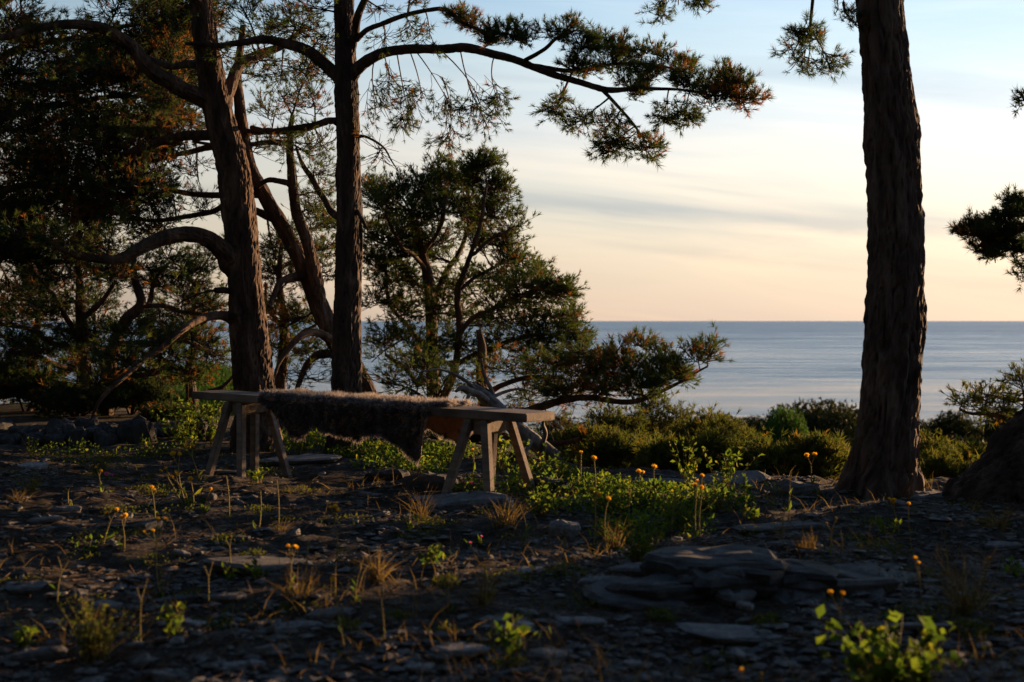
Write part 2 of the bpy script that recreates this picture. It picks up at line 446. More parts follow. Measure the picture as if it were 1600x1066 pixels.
def sea_mat():
    """calm and glossy under the lee of the shore, ruffled by wind farther out, with long wind streaks"""
    m, t, b = mat_new('sea_water')
    b.inputs['Base Color'].default_value = (.07, .19, .32, 1)
    b.inputs['IOR'].default_value = 1.33
    n1 = noise(t, .35, 6, .7, sc=(.5, 1, 1)); n2_ = noise(t, .010, 5, .6, sc=(.16, 1, 1)); n4 = noise(t, .0022, 4, .6, sc=(.12, 1, 1))
    tc = t.nodes.new('ShaderNodeTexCoord'); sp = t.nodes.new('ShaderNodeSeparateXYZ'); t.links.new(tc.outputs['Object'], sp.inputs[0])
    lg = t.nodes.new('ShaderNodeMath'); lg.operation = 'LOGARITHM'; lg.inputs[1].default_value = 10; t.links.new(sp.outputs[1], lg.inputs[0])
    mr = t.nodes.new('ShaderNodeMapRange'); mr.inputs[1].default_value = 2.6; mr.inputs[2].default_value = 3.7; mr.inputs[3].default_value = .13; mr.inputs[4].default_value = .35
    t.links.new(lg.outputs[0], mr.inputs[0])
    ms = t.nodes.new('ShaderNodeMapRange'); ms.inputs[1].default_value = .38; ms.inputs[2].default_value = .66; ms.inputs[3].default_value = -.05; ms.inputs[4].default_value = .09
    t.links.new(n2_.outputs['Fac'], ms.inputs[0])
    m4 = t.nodes.new('ShaderNodeMapRange'); m4.inputs[1].default_value = .52; m4.inputs[2].default_value = .66; m4.inputs[3].default_value = 0; m4.inputs[4].default_value = .11
    t.links.new(n4.outputs['Fac'], m4.inputs[0])
    n6 = noise(t, .055, 4, .65, sc=(.22, 1, 1))
    m6 = t.nodes.new('ShaderNodeMapRange'); m6.inputs[1].default_value = .36; m6.inputs[2].default_value = .64; m6.inputs[3].default_value = -.09; m6.inputs[4].default_value = .12; t.links.new(n6.outputs['Fac'], m6.inputs[0])
    ad = t.nodes.new('ShaderNodeMath'); ad.operation = 'ADD'; t.links.new(mr.outputs[0], ad.inputs[0]); t.links.new(ms.outputs[0], ad.inputs[1])
    a2 = t.nodes.new('ShaderNodeMath'); a2.operation = 'ADD'; t.links.new(ad.outputs[0], a2.inputs[0]); t.links.new(m4.outputs[0], a2.inputs[1])
    a3 = t.nodes.new('ShaderNodeMath'); a3.operation = 'ADD'; a3.use_clamp = True; t.links.new(a2.outputs[0], a3.inputs[0]); t.links.new(m6.outputs[0], a3.inputs[1]); t.links.new(a3.outputs[0], b.inputs['Roughness'])
    bp = t.nodes.new('ShaderNodeBump'); bp.inputs['Strength'].default_value = .8; bp.inputs['Distance'].default_value = 1.1
    t.links.new(n1.outputs['Fac'], bp.inputs['Height']); t.links.new(bp.outputs[0], b.inputs['Normal'])
    return m
M['sea'] = sea_mat()

# ------------------------------------------------------------------ terrain and sea
EX = [-40, -12, -5, -2, -.3, 1, 2, 3, 5, 12, 40]
EY = [26, 20, 17, 14.2, 11.4, 9.3, 8.9, 8.85, 9.4, 12, 22]
DD = [-5, 0, .5, 3, 8, 20, 60, 200, 350, 420, 900]
DH = [0, 0, -.06, -1.0, -3.0, -5.6, -9.5, -20, -27.5, -34, -60]
def hgt(x, y):
    x = np.asarray(x, float); y = np.asarray(y, float)
    d = y - np.interp(x, EX, EY)
    z = np.interp(d, DD, DH)
    z = z + n2(x, y, .45, 2.2, 3) * .075 * np.exp(-((x) ** 2 + (y - 4) ** 2) / 900)
    z = z + n2(x, y, .05, 5.2, 3) * np.clip(d - 6, 0, 40) * .05
    z = z - .03 * np.clip((y - 8.6) / 1.2, 0, 1) * (x < 0)
    return z
def hz(x, y): return float(hgt(np.array([x]), np.array([y]))[0])
def at(px, py):
    """where the sight line through a photo pixel meets the plateau"""
    Y = F * ZC / (py - HOR)
    for _ in range(12):
        x = (px - 800) / F * Y
        Y = F * (ZC - hz(x, Y)) / (py - HOR) * .6 + Y * .4
    return np.array([(px - 800) / F * Y, Y, hz((px - 800) / F * Y, Y)])

def axis(lo, dlo, dhi, hi, step, grow=1.22):
    a = list(np.arange(dlo, dhi + 1e-6, step))
    s = step; p = a[-1]
    while p < hi: s *= grow; p += s; a.append(min(p, hi))
    s = step; p = a[0]; pre = []
    while p > lo: s *= grow; p -= s; pre.append(max(p, lo))
    return np.array(pre[::-1] + a)
gx = axis(-900, -4.2, 4.0, 900, .042, 1.14); gyv = axis(-60, 3.2, 10.8, 430, .042, 1.12)
X, Yg = np.meshgrid(gx, gyv)
Z = hgt(X, Yg)
near = np.exp(-np.clip(np.hypot(X, Yg - 6) - 6, 0, None) / 3)
def relief(x, y):
    return np.maximum(n2(x, y, 2.6, 7.7, 3), -.3) * .030 + np.abs(n2(x, y, 8, 1.3, 3)) * .024 + n2(x, y, 19, 4.3, 2) * .010
Z = Z + near * relief(X, Yg)
nx_, ny_ = len(gx), len(gyv)
ii = (np.arange(ny_ - 1)[:, None] * nx_ + np.arange(nx_ - 1)[None, :]).ravel()
mb = MB(); mb.add(np.stack([X, Yg, Z], -1), quads=np.stack([ii, ii + 1, ii + 1 + nx_, ii + nx_], -1))
tag(link('ground', mb.mesh('ground'), M['ground']), None, None, kind='structure')

mb = MB()
sx = np.array([-60000, -8000, -1500, 0, 1500, 8000, 60000.]); sy = np.array([120, 400, 900, 2500, 8000, 25000, 70000.])
SX, SY = np.meshgrid(sx, sy)
ii = (np.arange(6)[:, None] * 7 + np.arange(6)[None, :]).ravel()
mb.add(np.stack([SX, SY, np.full_like(SX, -26.)], -1), quads=np.stack([ii, ii + 1, ii + 8, ii + 7], -1))
tag(link('sea', mb.mesh('sea'), M['sea']), None, None, kind='structure')

# ------------------------------------------------------------------ trees
def barked(mb, pts, rad, sides=56, ds=.022, amp=.09, vs=1.0, flare=0, seed=0., taper_end=True):
    """trunk or limb skin with raised bark plates and fissures, real relief"""
    pr = np.column_stack([pts, rad])
    ln = np.sum(np.linalg.norm(np.diff(pr[:, :3], axis=0), axis=1))
    n = max(8, int(ln / ds))
    c = catmull(pr, n); p = c[:, :3]; r = np.maximum(c[:, 3], .002)
    d, a, b = frames(p[None]); a = a[0]; b = b[0]
    th = np.arange(sides) * 2 * math.pi / sides
    s = np.linspace(0, ln, n)
    T, S = np.meshgrid(th, s)
    R = r[:, None] * np.ones_like(T)
    rm = float(np.mean(r))
    fr = vs * min(1.6, .16 / max(rm, .03)) ** .5
    q = np.stack([np.cos(T) * rm * 27 * fr, np.sin(T) * rm * 27 * fr, S * 3.4 * fr + seed], -1)
    wob = np.stack([np.cos(T) * 1.3, np.sin(T) * 1.3, S * 1.6 + seed], -1)
    w1 = np.stack([perlin(q * np.array([.9, .9, 1.6]) + 9.1), perlin(q * np.array([.9, .9, 1.6]) + 31.1), perlin(q * 1.1 + 55.)], -1)
    q2 = q + w1 * np.array([.75, .75, .6])
    n1 = perlin(q2); n2_ = perlin(q2 * np.array([2.1, 2.1, 2.6]) + 3.7); n3 = perlin(q * np.array([4, 4, 9]) + 1.7); n4 = perlin(q * np.array([8, 8, 4]) + 8.7)
    sm = lambda u: np.clip(u, 0, 1) ** .6
    plate = sm(np.abs(n1) * 4.2) * .58 + sm(np.abs(n2_) * 3.6) * .26 + n3 * .30 + n4 * .22
    R = R * (1 + amp * (plate - .5) * 2) + R * perlin(wob) * .09 + R * np.clip(perlin(wob * 2.7 + 4) - .22, 0, 1) * .30
    if flare:
        f = np.exp(-S / .16) * flare
        R = R * (1 + f * (.55 + .55 * np.sin(T * 3 + seed) + .35 * np.sin(T * 5 + 1 + seed)))
    v = p[:, None, :] + R[..., None] * (a[:, None, :] * np.cos(T)[..., None] + b[:, None, :] * np.sin(T)[..., None])
    i = np.arange(n - 1)[:, None] * sides + np.arange(sides)[None, :]
    j = np.arange(n - 1)[:, None] * sides + (np.arange(sides)[None, :] + 1) % sides
    mb.add(v.reshape(-1, 3), quads=np.stack([i, j, j + sides, i + sides], -1).reshape(-1, 4), tint=np.clip(plate.ravel() * 1.0, 0, .6))

def bez(a, c, n, bow):
    m = (a + c) / 2 + bow
    t = np.linspace(0, 1, n)[:, None]
    return (1 - t) ** 2 * a + 2 * t * (1 - t) * m + t ** 2 * c

class Tree:
    def __init__(self, name, label, base, needle='needle', bark='bark', far=1.0, cat='tree', group=None, tw='twig'):
        self.root = thing(name, label, cat, base, group)
        self.base = np.asarray(base, float)
        self.skel = []; self.skr = []
        self.tr = MB(); self.limb = MB(); self.small = MB(); self.crown = MB(); self.needle = needle; self.bark = bark; self.tw = tw
        self.far = far; self.tp = []; self.td = []; self.dead = {}; self.p3 = []; self.extra = []
        self.seed = rng.random() * 50
    def trunk(self, path, sides=56, amp=.09, flare=0, vs=1., ds=.022, k=1.0):
        path = [(a, b, c, r * k) for a, b, c, r in path]
        pts = np.array([P(a, b, c) for a, b, c, _ in path]); rad = np.array([r * mpp(c) for _, _, c, r in path])
        barked(self.tr, pts, rad, sides, ds, amp, vs, flare, self.seed)
        cc = catmull(np.column_stack([pts, rad]), 40); self.skel.append(cc[:, :3]); self.skr.append(cc[:, 3]); self.extra.append(cc)
    def branch(self, path, sides=18, amp=.13, ds=.025, wob=.035, mbx=None):
        pts = np.array([P(a, b, c) for a, b, c, _ in path]); rad = np.array([r * mpp(c) for _, _, c, r in path])
        cc = catmull(np.column_stack([pts, rad]), max(8, len(pts) * 4))
        w_ = fbm(cc[:, :3] * 2.2 + self.seed, 2)[:, None] * wob * np.array([[.4, .6, 1.]])
        w_[0] = 0
        cc[:, :3] += w_
        barked(self.limb, cc[:, :3], cc[:, 3], sides, ds, amp, 1., 0, self.seed + len(self.skel))
        self.skel.append(cc[:, :3]); self.skr.append(cc[:, 3])
    def near(self, p, maxr=.2):
        s = np.vstack(self.skel); r = np.concatenate(self.skr)
        d = np.linalg.norm(s - p, axis=1) + r * 1.5
        k = int(np.argmin(d)); return s[k], r[k]
    def clump(self, px, py, Y, rx, ry, rd=None, nsub=7, ntw=8, droop=0.0, bare=0.0, sl=1.0, K=None, frm=None, flat=.6, up=.35, twl=.16, side=.3, dead=0.0):
        n0 = len(self.tp)
        c = P(px, py, Y); r = np.array([rx * mpp(Y), rd if rd is not None else rx * mpp(Y) * .8, ry * mpp(Y)])
        A, ra = self.near(c) if frm is None else (P(*frm), .009)
        dist = np.linalg.norm(c - A)
        r0 = min(ra * .7, .006 + .010 * dist + .012 * float(np.max(r)))
        end = c + (c - A) / max(dist, .05) * np.max(r) * .3
        stem = bez(A, end, 7, rdir() * dist * (.10 if frm is None else .28) + np.array([0, 0, .10 * dist - droop * .2 * dist]))
        self.p3.append((stem, np.linspace(r0, r0 * .4, 7)))
        for _ in range(nsub):
            t = .25 + .7 * rng.random(); k = t * 6; i0 = int(k); Q = stem[i0] + (stem[min(i0 + 1, 6)] - stem[i0]) * (k - i0)
            u = rdir() * (rng.random() ** .45); tgt = c + r * u
            l = np.linalg.norm(tgt - Q)
            sub = bez(Q, tgt, 6, rdir() * l * .14 + np.array([0, 0, -.10 * l + droop * .35 * l]))
            sub[1:-1] += rng.normal(size=(4, 3)) * l * .03
            self.p3.append((sub, np.linspace(r0 * .42, .0022 * self.far, 6)))
            sd_ = norm(tgt - Q)
            for q in range(ntw):
                uu = .25 + .75 * rng.random() if q else 1.0
                kk = uu * 5; i0 = min(int(kk), 4); B = sub[i0] + (sub[i0 + 1] - sub[i0]) * (kk - i0)
                dv = norm(sd_ * .55 + rdir() * np.array([1, 1, flat]) * .8 + np.array([0, 0, up - droop]))
                ll = twl * (.5 + rng.random()) * sl
                e = B + dv * ll
                tw = np.array([B, e]) if self.far > 1.05 else bez(B, e, 3, rdir() * ll * .15 + np.array([0, 0, -.08 * ll]))
                self.p3.append((tw, np.linspace(.0030, .0016, len(tw)) * self.far))
                if rng.random() >= bare:
                    self.tp.append(e); self.td.append(norm(e - tw[len(tw) - 2] + np.array([0, 0, .02])))
                    for _ in range(2):
                        if rng.random() < side:
                            f = .35 + .6 * rng.random(); pt = B + (e - B) * f
                            d2 = norm(dv + rdir() * .8 + np.array([0, 0, .2]))
                            self.tp.append(pt + d2 * .05 * self.far); self.td.append(d2)
        if dead:
            for i_ in range(n0, len(self.tp)):
                if rng.random() < dead: self.dead[i_] = True
    def finish(self, K=18, nl=.052, wd=.0045, shoot=.035, brown=.12, twig_sides=3):
        b = self.base
        if self.tr.n: link('trunk', self.tr.mesh('trunk', b, False), M[self.bark], self.root)
        if self.limb.n: link('limb', self.limb.mesh('limb', b, False), M[self.bark], self.root)
        if self.p3:
            tubes(self.small, self.p3, twig_sides); link('twigs', self.small.mesh('twigs', b), M[self.tw], self.root)['kind'] = 'stuff'
        if self.tp:
            tufts(self.crown, np.array(self.tp), np.array(self.td), K, nl * self.far, wd * self.far, shoot * self.far, brown, self.dead)
            link('crown', self.crown.mesh('crown', b, False), M[self.needle], self.root)['kind'] = 'stuff'
        return self.root

def cl(tree, rows, **kw):
    for r in rows:
        d = dict(kw)
        if len(r) > 5: d.update(r[5])
        tree.clump(*r[:5], **d)

# --- leaning pine behind the left end of the bench
Y = 11.3
T = Tree('pine_tree', 'leaning pine with sunlit right edge standing behind the left end of the bench', P(402, 695, Y), bark='bark_red')
T.trunk([(404, 712, Y, 40), (400, 640, Y, 35), (396, 590, Y, 32), (389, 520, Y, 30), (382, 430, Y, 28), (374, 330, Y, 27), (361, 250, Y, 26), (342, 180, Y, 24), (327, 100, Y, 21), (316, 20, Y, 19), (306, -60, Y, 17), (296, -250, Y + .3, 13), (300, -520, Y + .6, 7)], k=.92, sides=72, amp=.07, flare=.25, ds=.022)
T.branch([(330, 165, Y, 12), (305, 150, Y - .1, 12), (275, 134, Y - .2, 12), (240, 112, Y - .3, 11), (207, 80, Y - .4, 10), (185, 64, Y - .5, 9), (150, 44, Y - .6, 8), (110, 36, Y - .7, 7), (60, 42, Y - .8, 6), (10, 55, Y - .9, 5), (-60, 62, Y - 1, 4)], sides=28, ds=.02)
T.branch([(365, 418, Y, 17), (348, 392, Y - .15, 14), (322, 375, Y - .3, 12.5), (290, 369, Y - .4, 11.5), (258, 372, Y - .5, 11), (225, 385, Y - .6, 9.5), (190, 401, Y - .7, 8), (150, 402, Y - .8, 6), (115, 396, Y - .9, 6), (85, 383, Y - 1, 4)], sides=28, ds=.02)
T.branch([(368, 505, Y, 9), (345, 494, Y - .2, 7), (318, 498, Y - .4, 6), (285, 516, Y - .6, 5.5), (252, 545, Y - .7, 5), (225, 562, Y - .8, 4.5), (200, 580, Y - .9, 4.5), (160, 620, Y - 1, 3), (140, 660, Y - 1, 1.5)], sides=20)
T.branch([(352, 175, Y + .1, 9), (360, 135, Y + .3, 9), (374, 103, Y + .4, 8), (405, 84, Y + .5, 7), (445, 68, Y + .6, 5), (480, 40, Y + .7, 3)])
T.branch([(352, 218, Y + .1, 9), (318, 211, Y + .3, 8), (280, 216, Y + .5, 7), (240, 226, Y + .7, 6), (195, 240, Y + .9, 5), (155, 256, Y + 1, 3)])
T.branch([(340, 165, Y, 8), (310, 106, Y + .2, 7), (270, 105, Y + .4, 5), (220, 90, Y + .6, 4)])
T.branch([(368, 452, Y, 5), (352, 449, Y - .1, 5), (338, 450, Y - .15, 4.5)], sides=10)
T.branch([(316, 20, Y, 10), (270, -60, Y - .4, 8), (180, -120, Y - .8, 6), (80, -150, Y - 1.2, 4)])
T.branch([(310, -40, Y, 10), (380, -120, Y + .2, 8), (470, -200, Y + .4, 5)])
T.branch([(300, -200, Y, 9), (200, -300, Y - .3, 7), (60, -340, Y - .6, 4)])
T.branch([(298, -300, Y, 8), (420, -380, Y - .4, 6), (540, -420, Y - .8, 3)])
cl(T, [(120, 55, Y - .6, 60, 22), (60, 70, Y - .8, 55, 28), (20, 30, Y - .8, 45, 30), (90, 90, Y - .7, 40, 20), (180, 20, Y - .5, 55, 25), (-30, 90, Y - 1, 50, 30), (240, 30, Y - .3, 40, 25)], nsub=9, ntw=8, up=.2)
cl(T, [(220, 170, Y + .4, 60, 35), (165, 225, Y + .8, 55, 35), (210, 290, Y + .8, 55, 40), (260, 150, Y + .4, 45, 30), (170, 310, Y + .8, 50, 45), (130, 270, Y + .9, 45, 40)], nsub=10, ntw=9, droop=.35)
cl(T, [(110, 380, Y - .9, 45, 22), (170, 380, Y - .7, 45, 20), (60, 370, Y - 1, 40, 22)], nsub=8, ntw=8)
cl(T, [(250, 570, Y - .6, 45, 22, dict(bare=.5)), (200, 600, Y - .8, 45, 25), (300, 545, Y - .4, 40, 22, dict(bare=.6)), (290, 470, Y - .1, 40, 22, dict(bare=.6))], nsub=8, ntw=7)
cl(T, [(410, 60, Y + .5, 40, 25), (460, 40, Y + .6, 45, 25), (440, 20, Y + .6, 45, 25), (380, 20, Y + .3, 40, 25)], nsub=8, ntw=7)
cl(T, [(200, -70, Y - .6, 90, 50), (80, -110, Y - 1, 90, 50), (400, -100, Y + .2, 80, 50), (470, -170, Y + .4, 80, 50), (100, -290, Y - .5, 110, 60), (450, -360, Y - .5, 110, 60), (300, -480, Y + .4, 130, 80), (230, -230, Y, 90, 60)], nsub=12, ntw=9, sl=1.3)
cl(T, [(150, 600, Y - .9, 40, 20), (190, 560, Y - .8, 40, 18), (235, 535, Y - .6, 40, 16)], nsub=9, ntw=7, bare=.3)
T.finish(brown=.16)

# --- pine leaning left behind the straight one
Y = 13.0
T = Tree('pine_tree', 'thin pine leaning left, passing behind the straight trunk and forking', P(590, 700, Y), bark='bark_red')
T.trunk([(592, 712, Y, 18), (575, 620, Y, 17), (548, 570, Y, 17), (522, 528, Y, 17), (497, 472, Y, 16), (472, 412, Y, 14), (441, 355, Y, 13), (411, 302, Y, 12), (390, 258, Y, 11), (379, 200, Y, 10), (373, 150, Y, 9), (371, 110, Y, 7), (380, 40, Y, 5)], k=.88, sides=44, amp=.06)
T.branch([(502, 482, Y, 10), (492, 432, Y - .1, 10), (481, 385, Y - .2, 9), (466, 335, Y - .2, 8), (456, 285, Y - .3, 7), (453, 215, Y - .3, 5), (457, 180, Y - .3, 3)], sides=24)
T.branch([(380, 205, Y, 5), (420, 203, Y - .2, 5), (470, 205, Y - .4, 4), (510, 195, Y - .5, 3)])
T.branch([(392, 262, Y, 6), (350, 232, Y + .2, 5), (290, 236, Y + .5, 4), (240, 250, Y + .8, 3)])
T.branch([(412, 304, Y, 6), (360, 300, Y, 5), (300, 304, Y, 4), (255, 298, Y, 3), (190, 340, Y, 2)])
T.branch([(440, 352, Y, 6), (370, 320, Y + .2, 5), (320, 335, Y + .3, 4), (240, 345, Y + .4, 3), (190, 345, Y + .4, 2)])
T.branch([(455, 290, Y - .3, 5), (420, 285, Y - .2, 4), (398, 296, Y - .1, 3)])
T.branch([(456, 225, Y - .3, 4), (420, 222, Y, 4), (380, 228, Y, 3), (300, 222, Y, 2)])
T.branch([(530, 545, Y, 8), (500, 520, Y - .3, 6), (470, 525, Y - .5, 5), (440, 560, Y - .6, 3), (425, 600, Y - .7, 2)])
T.branch([(540, 560, Y, 7), (512, 550, Y + .3, 6), (480, 570, Y + .5, 5), (460, 620, Y + .6, 3)])
T.branch([(480, 430, Y, 6), (440, 440, Y - .3, 5), (420, 480, Y - .5, 3)])
cl(T, [(400, 120, Y, 45, 25), (440, 150, Y - .2, 45, 25), (490, 165, Y - .4, 35, 25), (480, 240, Y - .4, 40, 25), (430, 180, Y, 40, 22), (490, 100, Y, 35, 22), (400, 230, Y, 45, 25)], nsub=8, ntw=7, bare=.15)
cl(T, [(310, 270, Y + .3, 55, 28), (270, 310, Y + .3, 50, 25), (320, 330, Y + .2, 50, 25), (250, 270, Y + .5, 50, 25), (210, 350, Y + .4, 40, 25), (300, 200, Y + .4, 45, 25)], nsub=9, ntw=8, bare=.62)
cl(T, [(500, 300, Y - .2, 30, 30), (490, 360, Y, 35, 30), (430, 400, Y + .4, 30, 30), (430, 470, Y, 35, 35), (510, 430, Y + .5, 30, 30), (450, 510, Y, 35, 25), (480, 330, Y, 35, 25)], nsub=8, ntw=8, bare=.15)
cl(T, [(440, 580, Y - .4, 40, 25), (480, 590, Y + .4, 35, 25), (500, 560, Y, 35, 22)], nsub=8, ntw=7, bare=.6)
T.finish(K=16, wd=.005, brown=.22)

# --- straight pine in the middle
Y = 11.0
T = Tree('pine_tree', 'straight slim pine behind the sheepskin with long limb reaching right', P(541, 695, Y), bark='bark')
T.trunk([(541, 712, Y, 28), (541, 640, Y, 24), (542, 590, Y, 22.5), (543, 500, Y, 20.5), (545, 400, Y, 19.5), (545, 300, Y, 18.5), (543, 200, Y, 17), (541, 120, Y, 16.5), (539, 50, Y, 15), (537, -40, Y, 14), (535, -250, Y, 12), (540, -520, Y, 6)], sides=64, amp=.075, flare=.25, ds=.022)
T.branch([(546, 128, Y, 10), (556, 110, Y - .05, 9.5), (575, 94, Y - .1, 8.5), (600, 82, Y - .15, 7.5), (635, 77, Y - .2, 7), (690, 77, Y - .25, 6.5), (732, 75, Y - .3, 6.5), (770, 85, Y - .35, 6), (812, 97, Y - .4, 5.5), (855, 114, Y - .45, 5), (905, 129, Y - .5, 4.5), (950, 141, Y - .55, 4), (1000, 138, Y - .6, 3), (1060, 140, Y - .6, 2), (1120, 150, Y - .6, 1.5)], sides=24, ds=.02, wob=.008)
T.branch([(830, 103, Y - .4, 4), (870, 108, Y - .3, 3.5), (910, 110, Y - .2, 3), (960, 100, Y - .1, 2.5), (1020, 100, Y, 2), (1080, 115, Y, 1.5)], sides=12, wob=.008)
T.branch([(815, 98, Y - .4, 3.5), (850, 78, Y - .5, 3), (870, 60, Y - .6, 2.5), (900, 48, Y - .7, 1.5)], sides=12, wob=.008)
T.branch([(940, 140, Y - .5, 3), (965, 165, Y - .7, 2.5), (990, 195, Y - .8, 2), (1010, 225, Y - .9, 1.3)], sides=10, wob=.008)
T.branch([(534, 128, Y, 10), (521, 115, Y, 9.5), (500, 98, Y, 9), (470, 80, Y, 8), (442, 70, Y, 7), (410, 63, Y, 6), (375, 66, Y, 5), (330, 74, Y + .1, 4), (290, 70, Y + .3, 2.5)], sides=22, ds=.02)
T.branch([(548, 85, Y, 6), (555, 55, Y - .1, 6), (561, 22, Y - .2, 6), (573, -8, Y - .3, 5), (590, -60, Y - .4, 4)], sides=16)
T.branch([(557, 62, Y - .1, 4.5), (575, 46, Y - .2, 4), (600, 36, Y - .3, 3.8), (632, 24, Y - .4, 3.5), (660, 17, Y - .5, 3.2), (697, 15, Y - .6, 3), (720, 34, Y - .7, 2.5), (760, 50, Y - .7, 2), (800, 55, Y - .7, 1.5)], sides=14, wob=.008)
T.branch([(560, 215, Y, 2.5), (580, 216, Y - .1, 2), (600, 232, Y - .2, 1.6), (612, 252, Y - .2, 1.2), (622, 268, Y - .2, .8)], sides=6)
T.branch([(528, 192, Y, 6), (505, 194, Y + .1, 5), (470, 203, Y + .2, 4.5), (430, 206, Y + .3, 4), (390, 203, Y + .4, 3)], sides=12)
T.branch([(532, 340, Y, 6), (512, 318, Y + .2, 5), (490, 290, Y + .3, 4.5), (474, 262, Y + .4, 3.5), (463, 232, Y + .5, 2)], sides=12)
T.branch([(555, 330, Y, 4), (566, 345, Y - .2, 3), (576, 360, Y - .2, 2)], sides=8)
for q in range(5):
    a = q * 1.3; y0 = -120 - q * 75
    T.branch([(537, y0, Y, 9), (537 + 130 * math.cos(a), y0 - 40, Y + 1.0 * math.sin(a), 6), (537 + 280 * math.cos(a), y0 - 30, Y + 2 * math.sin(a), 3)])
    cl(T, [(537 + 200 * math.cos(a), y0 - 40, Y + 1.5 * math.sin(a), 120, 55), (537 + 320 * math.cos(a), y0 - 30, Y + 2.2 * math.sin(a), 110, 55)], nsub=10, ntw=8, sl=1.4)
# the needles of the long limb
cl(T, [(880, 52, Y - .65, 38, 12), (905, 75, Y - .6, 40, 16), (955, 72, Y - .1, 38, 14), (945, 100, Y - .3, 48, 16), (1005, 85, Y - .1, 48, 16), (1010, 115, Y - .4, 50, 18), (1062, 105, Y - .2, 42, 18), (1075, 130, Y - .5, 48, 18), (1120, 128, Y - .4, 40, 18), (1150, 140, Y - .6, 38, 18), (1110, 155, Y - .6, 40, 14), (1165, 155, Y - .6, 25, 12), (900, 110, Y - .4, 40, 14), (985, 140, Y - .6, 45, 14)], nsub=10, ntw=9, rd=.28, up=.45, sl=.75, twl=.11)
cl(T, [(870, 165, Y - .5, 32, 16), (910, 185, Y - .6, 38, 20), (955, 190, Y - .7, 38, 22), (985, 215, Y - .8, 30, 16), (1010, 232, Y - .9, 24, 10), (950, 228, Y - .8, 20, 10), (1040, 175, Y - .6, 42, 18), (1070, 190, Y - .6, 26, 12)], nsub=8, ntw=7, rd=.25, droop=.45, sl=.75, twl=.12)
cl(T, [(745, 45, Y - .7, 30, 12), (790, 52, Y - .7, 34, 14), (815, 60, Y - .7, 20, 10), (720, 28, Y - .6, 22, 9), (760, 65, Y - .7, 18, 10)], nsub=8, ntw=7, rd=.2, sl=.6, twl=.11)
cl(T, [(610, 125, Y - .2, 36, 24, dict(frm=(600, 84, Y - .15))), (655, 150, Y - .2, 38, 30, dict(frm=(640, 79, Y - .2))), (600, 170, Y - .1, 34, 26, dict(frm=(585, 92, Y - .1))), (700, 160, Y - .3, 36, 30, dict(frm=(650, 80, Y - .2))), (745, 165, Y - .3, 34, 22, dict(frm=(690, 80, Y - .3))), (780, 150, Y - .3, 30, 24, dict(frm=(772, 88, Y - .35))), (700, 215, Y - .3, 18, 22, dict(frm=(690, 120, Y - .25))), (640, 185, Y - .2, 32, 18, dict(frm=(620, 82, Y - .2))), (760, 190, Y - .3, 26, 12, dict(frm=(720, 82, Y - .3)))], nsub=7, ntw=6, rd=.22, droop=.7, sl=.75, bare=.35, twl=.14)
cl(T, [(640, 40, Y - .4, 30, 14, dict(frm=(632, 24, Y - .4))), (600, 60, Y - .3, 30, 16, dict(frm=(600, 38, Y - .3))), (670, 50, Y - .5, 22, 20, dict(frm=(665, 18, Y - .5))), (640, 5, Y - .4, 40, 14), (590, 10, Y - .3, 30, 14)], nsub=6, ntw=5, droop=.5, bare=.7, rd=.2, sl=.7)
cl(T, [(480, 110, Y + .1, 34, 24), (440, 110, Y + .1, 40, 26), (400, 90, Y + .1, 36, 20), (350, 85, Y + .2, 40, 20), (500, 60, Y, 34, 20), (460, 45, Y, 40, 18), (490, 15, Y, 40, 22)], nsub=7, ntw=7, droop=.3, bare=.3)
cl(T, [(505, 225, Y + .2, 26, 18), (440, 225, Y + .3, 36, 18), (490, 270, Y + .3, 30, 20), (590, 240, Y - .2, 14, 12, dict(bare=.9))], nsub=6, ntw=6, bare=.3, droop=.2)
T.finish(brown=.16, K=20)

# --- big trunk at right
Y = 8.3
T = Tree('pine_tree', 'thick dark pine trunk with deeply fissured bark at right, standing alone against the sea', P(1372, 785, Y), bark='bark_big')
T.trunk([(1366, 818, Y, 60), (1372, 775, Y, 54), (1380, 735, Y, 50), (1388, 680, Y, 46), (1393, 600, Y, 43.5), (1397, 500, Y, 42.5), (1400, 420, Y, 41.5), (1399, 330, Y, 39.5), (1396, 250, Y, 38.5), (1392, 190, Y, 38), (1384, 100, Y, 34.5), (1376, 0, Y, 35), (1368, -120, Y, 34), (1350, -400, Y, 28), (1350, -750, Y, 15)], sides=110, amp=.085, flare=.6, ds=.016, vs=.55)
T.branch([(1366, -100, Y, 14), (1330, -130, Y, 12), (1270, -120, Y + .1, 9), (1200, -110, Y + .2, 7), (1120, -90, Y + .3, 5), (1060, -50, Y + .4, 3)])
T.branch([(1272, -119, Y + .1, 5), (1275, -60, Y + .1, 4), (1271, -10, Y + .1, 3), (1266, 40, Y + .1, 2)], sides=10, wob=.008)
T.branch([(1352, -20, Y, 5), (1330, -30, Y, 4), (1318, -5, Y, 3), (1320, 20, Y, 2)], sides=10, wob=.008)
for q in range(6):
    a = q * 1.15 + .4; y0 = -220 - q * 85
    T.branch([(1355, y0, Y, 14), (1355 + 230 * math.cos(a), y0 - 70, Y + .9 * math.sin(a), 9), (1355 + 440 * math.cos(a), y0 - 60, Y + 1.8 * math.sin(a), 4)])
    cl(T, [(1355 + 330 * math.cos(a), y0 - 50, Y + 1.3 * math.sin(a), 180, 80), (1355 + 480 * math.cos(a), y0 - 50, Y + 2. * math.sin(a), 170, 80)], nsub=10, ntw=8, sl=1.4)
cl(T, [(1240, 85, Y + .1, 26, 20), (1275, 60, Y + .1, 32, 18), (1262, 105, Y + .15, 26, 20), (1295, 100, Y + .1, 16, 18), (1255, 50, Y, 18, 12)], nsub=7, ntw=5, rd=.12, droop=.4, sl=.55, twl=.10)
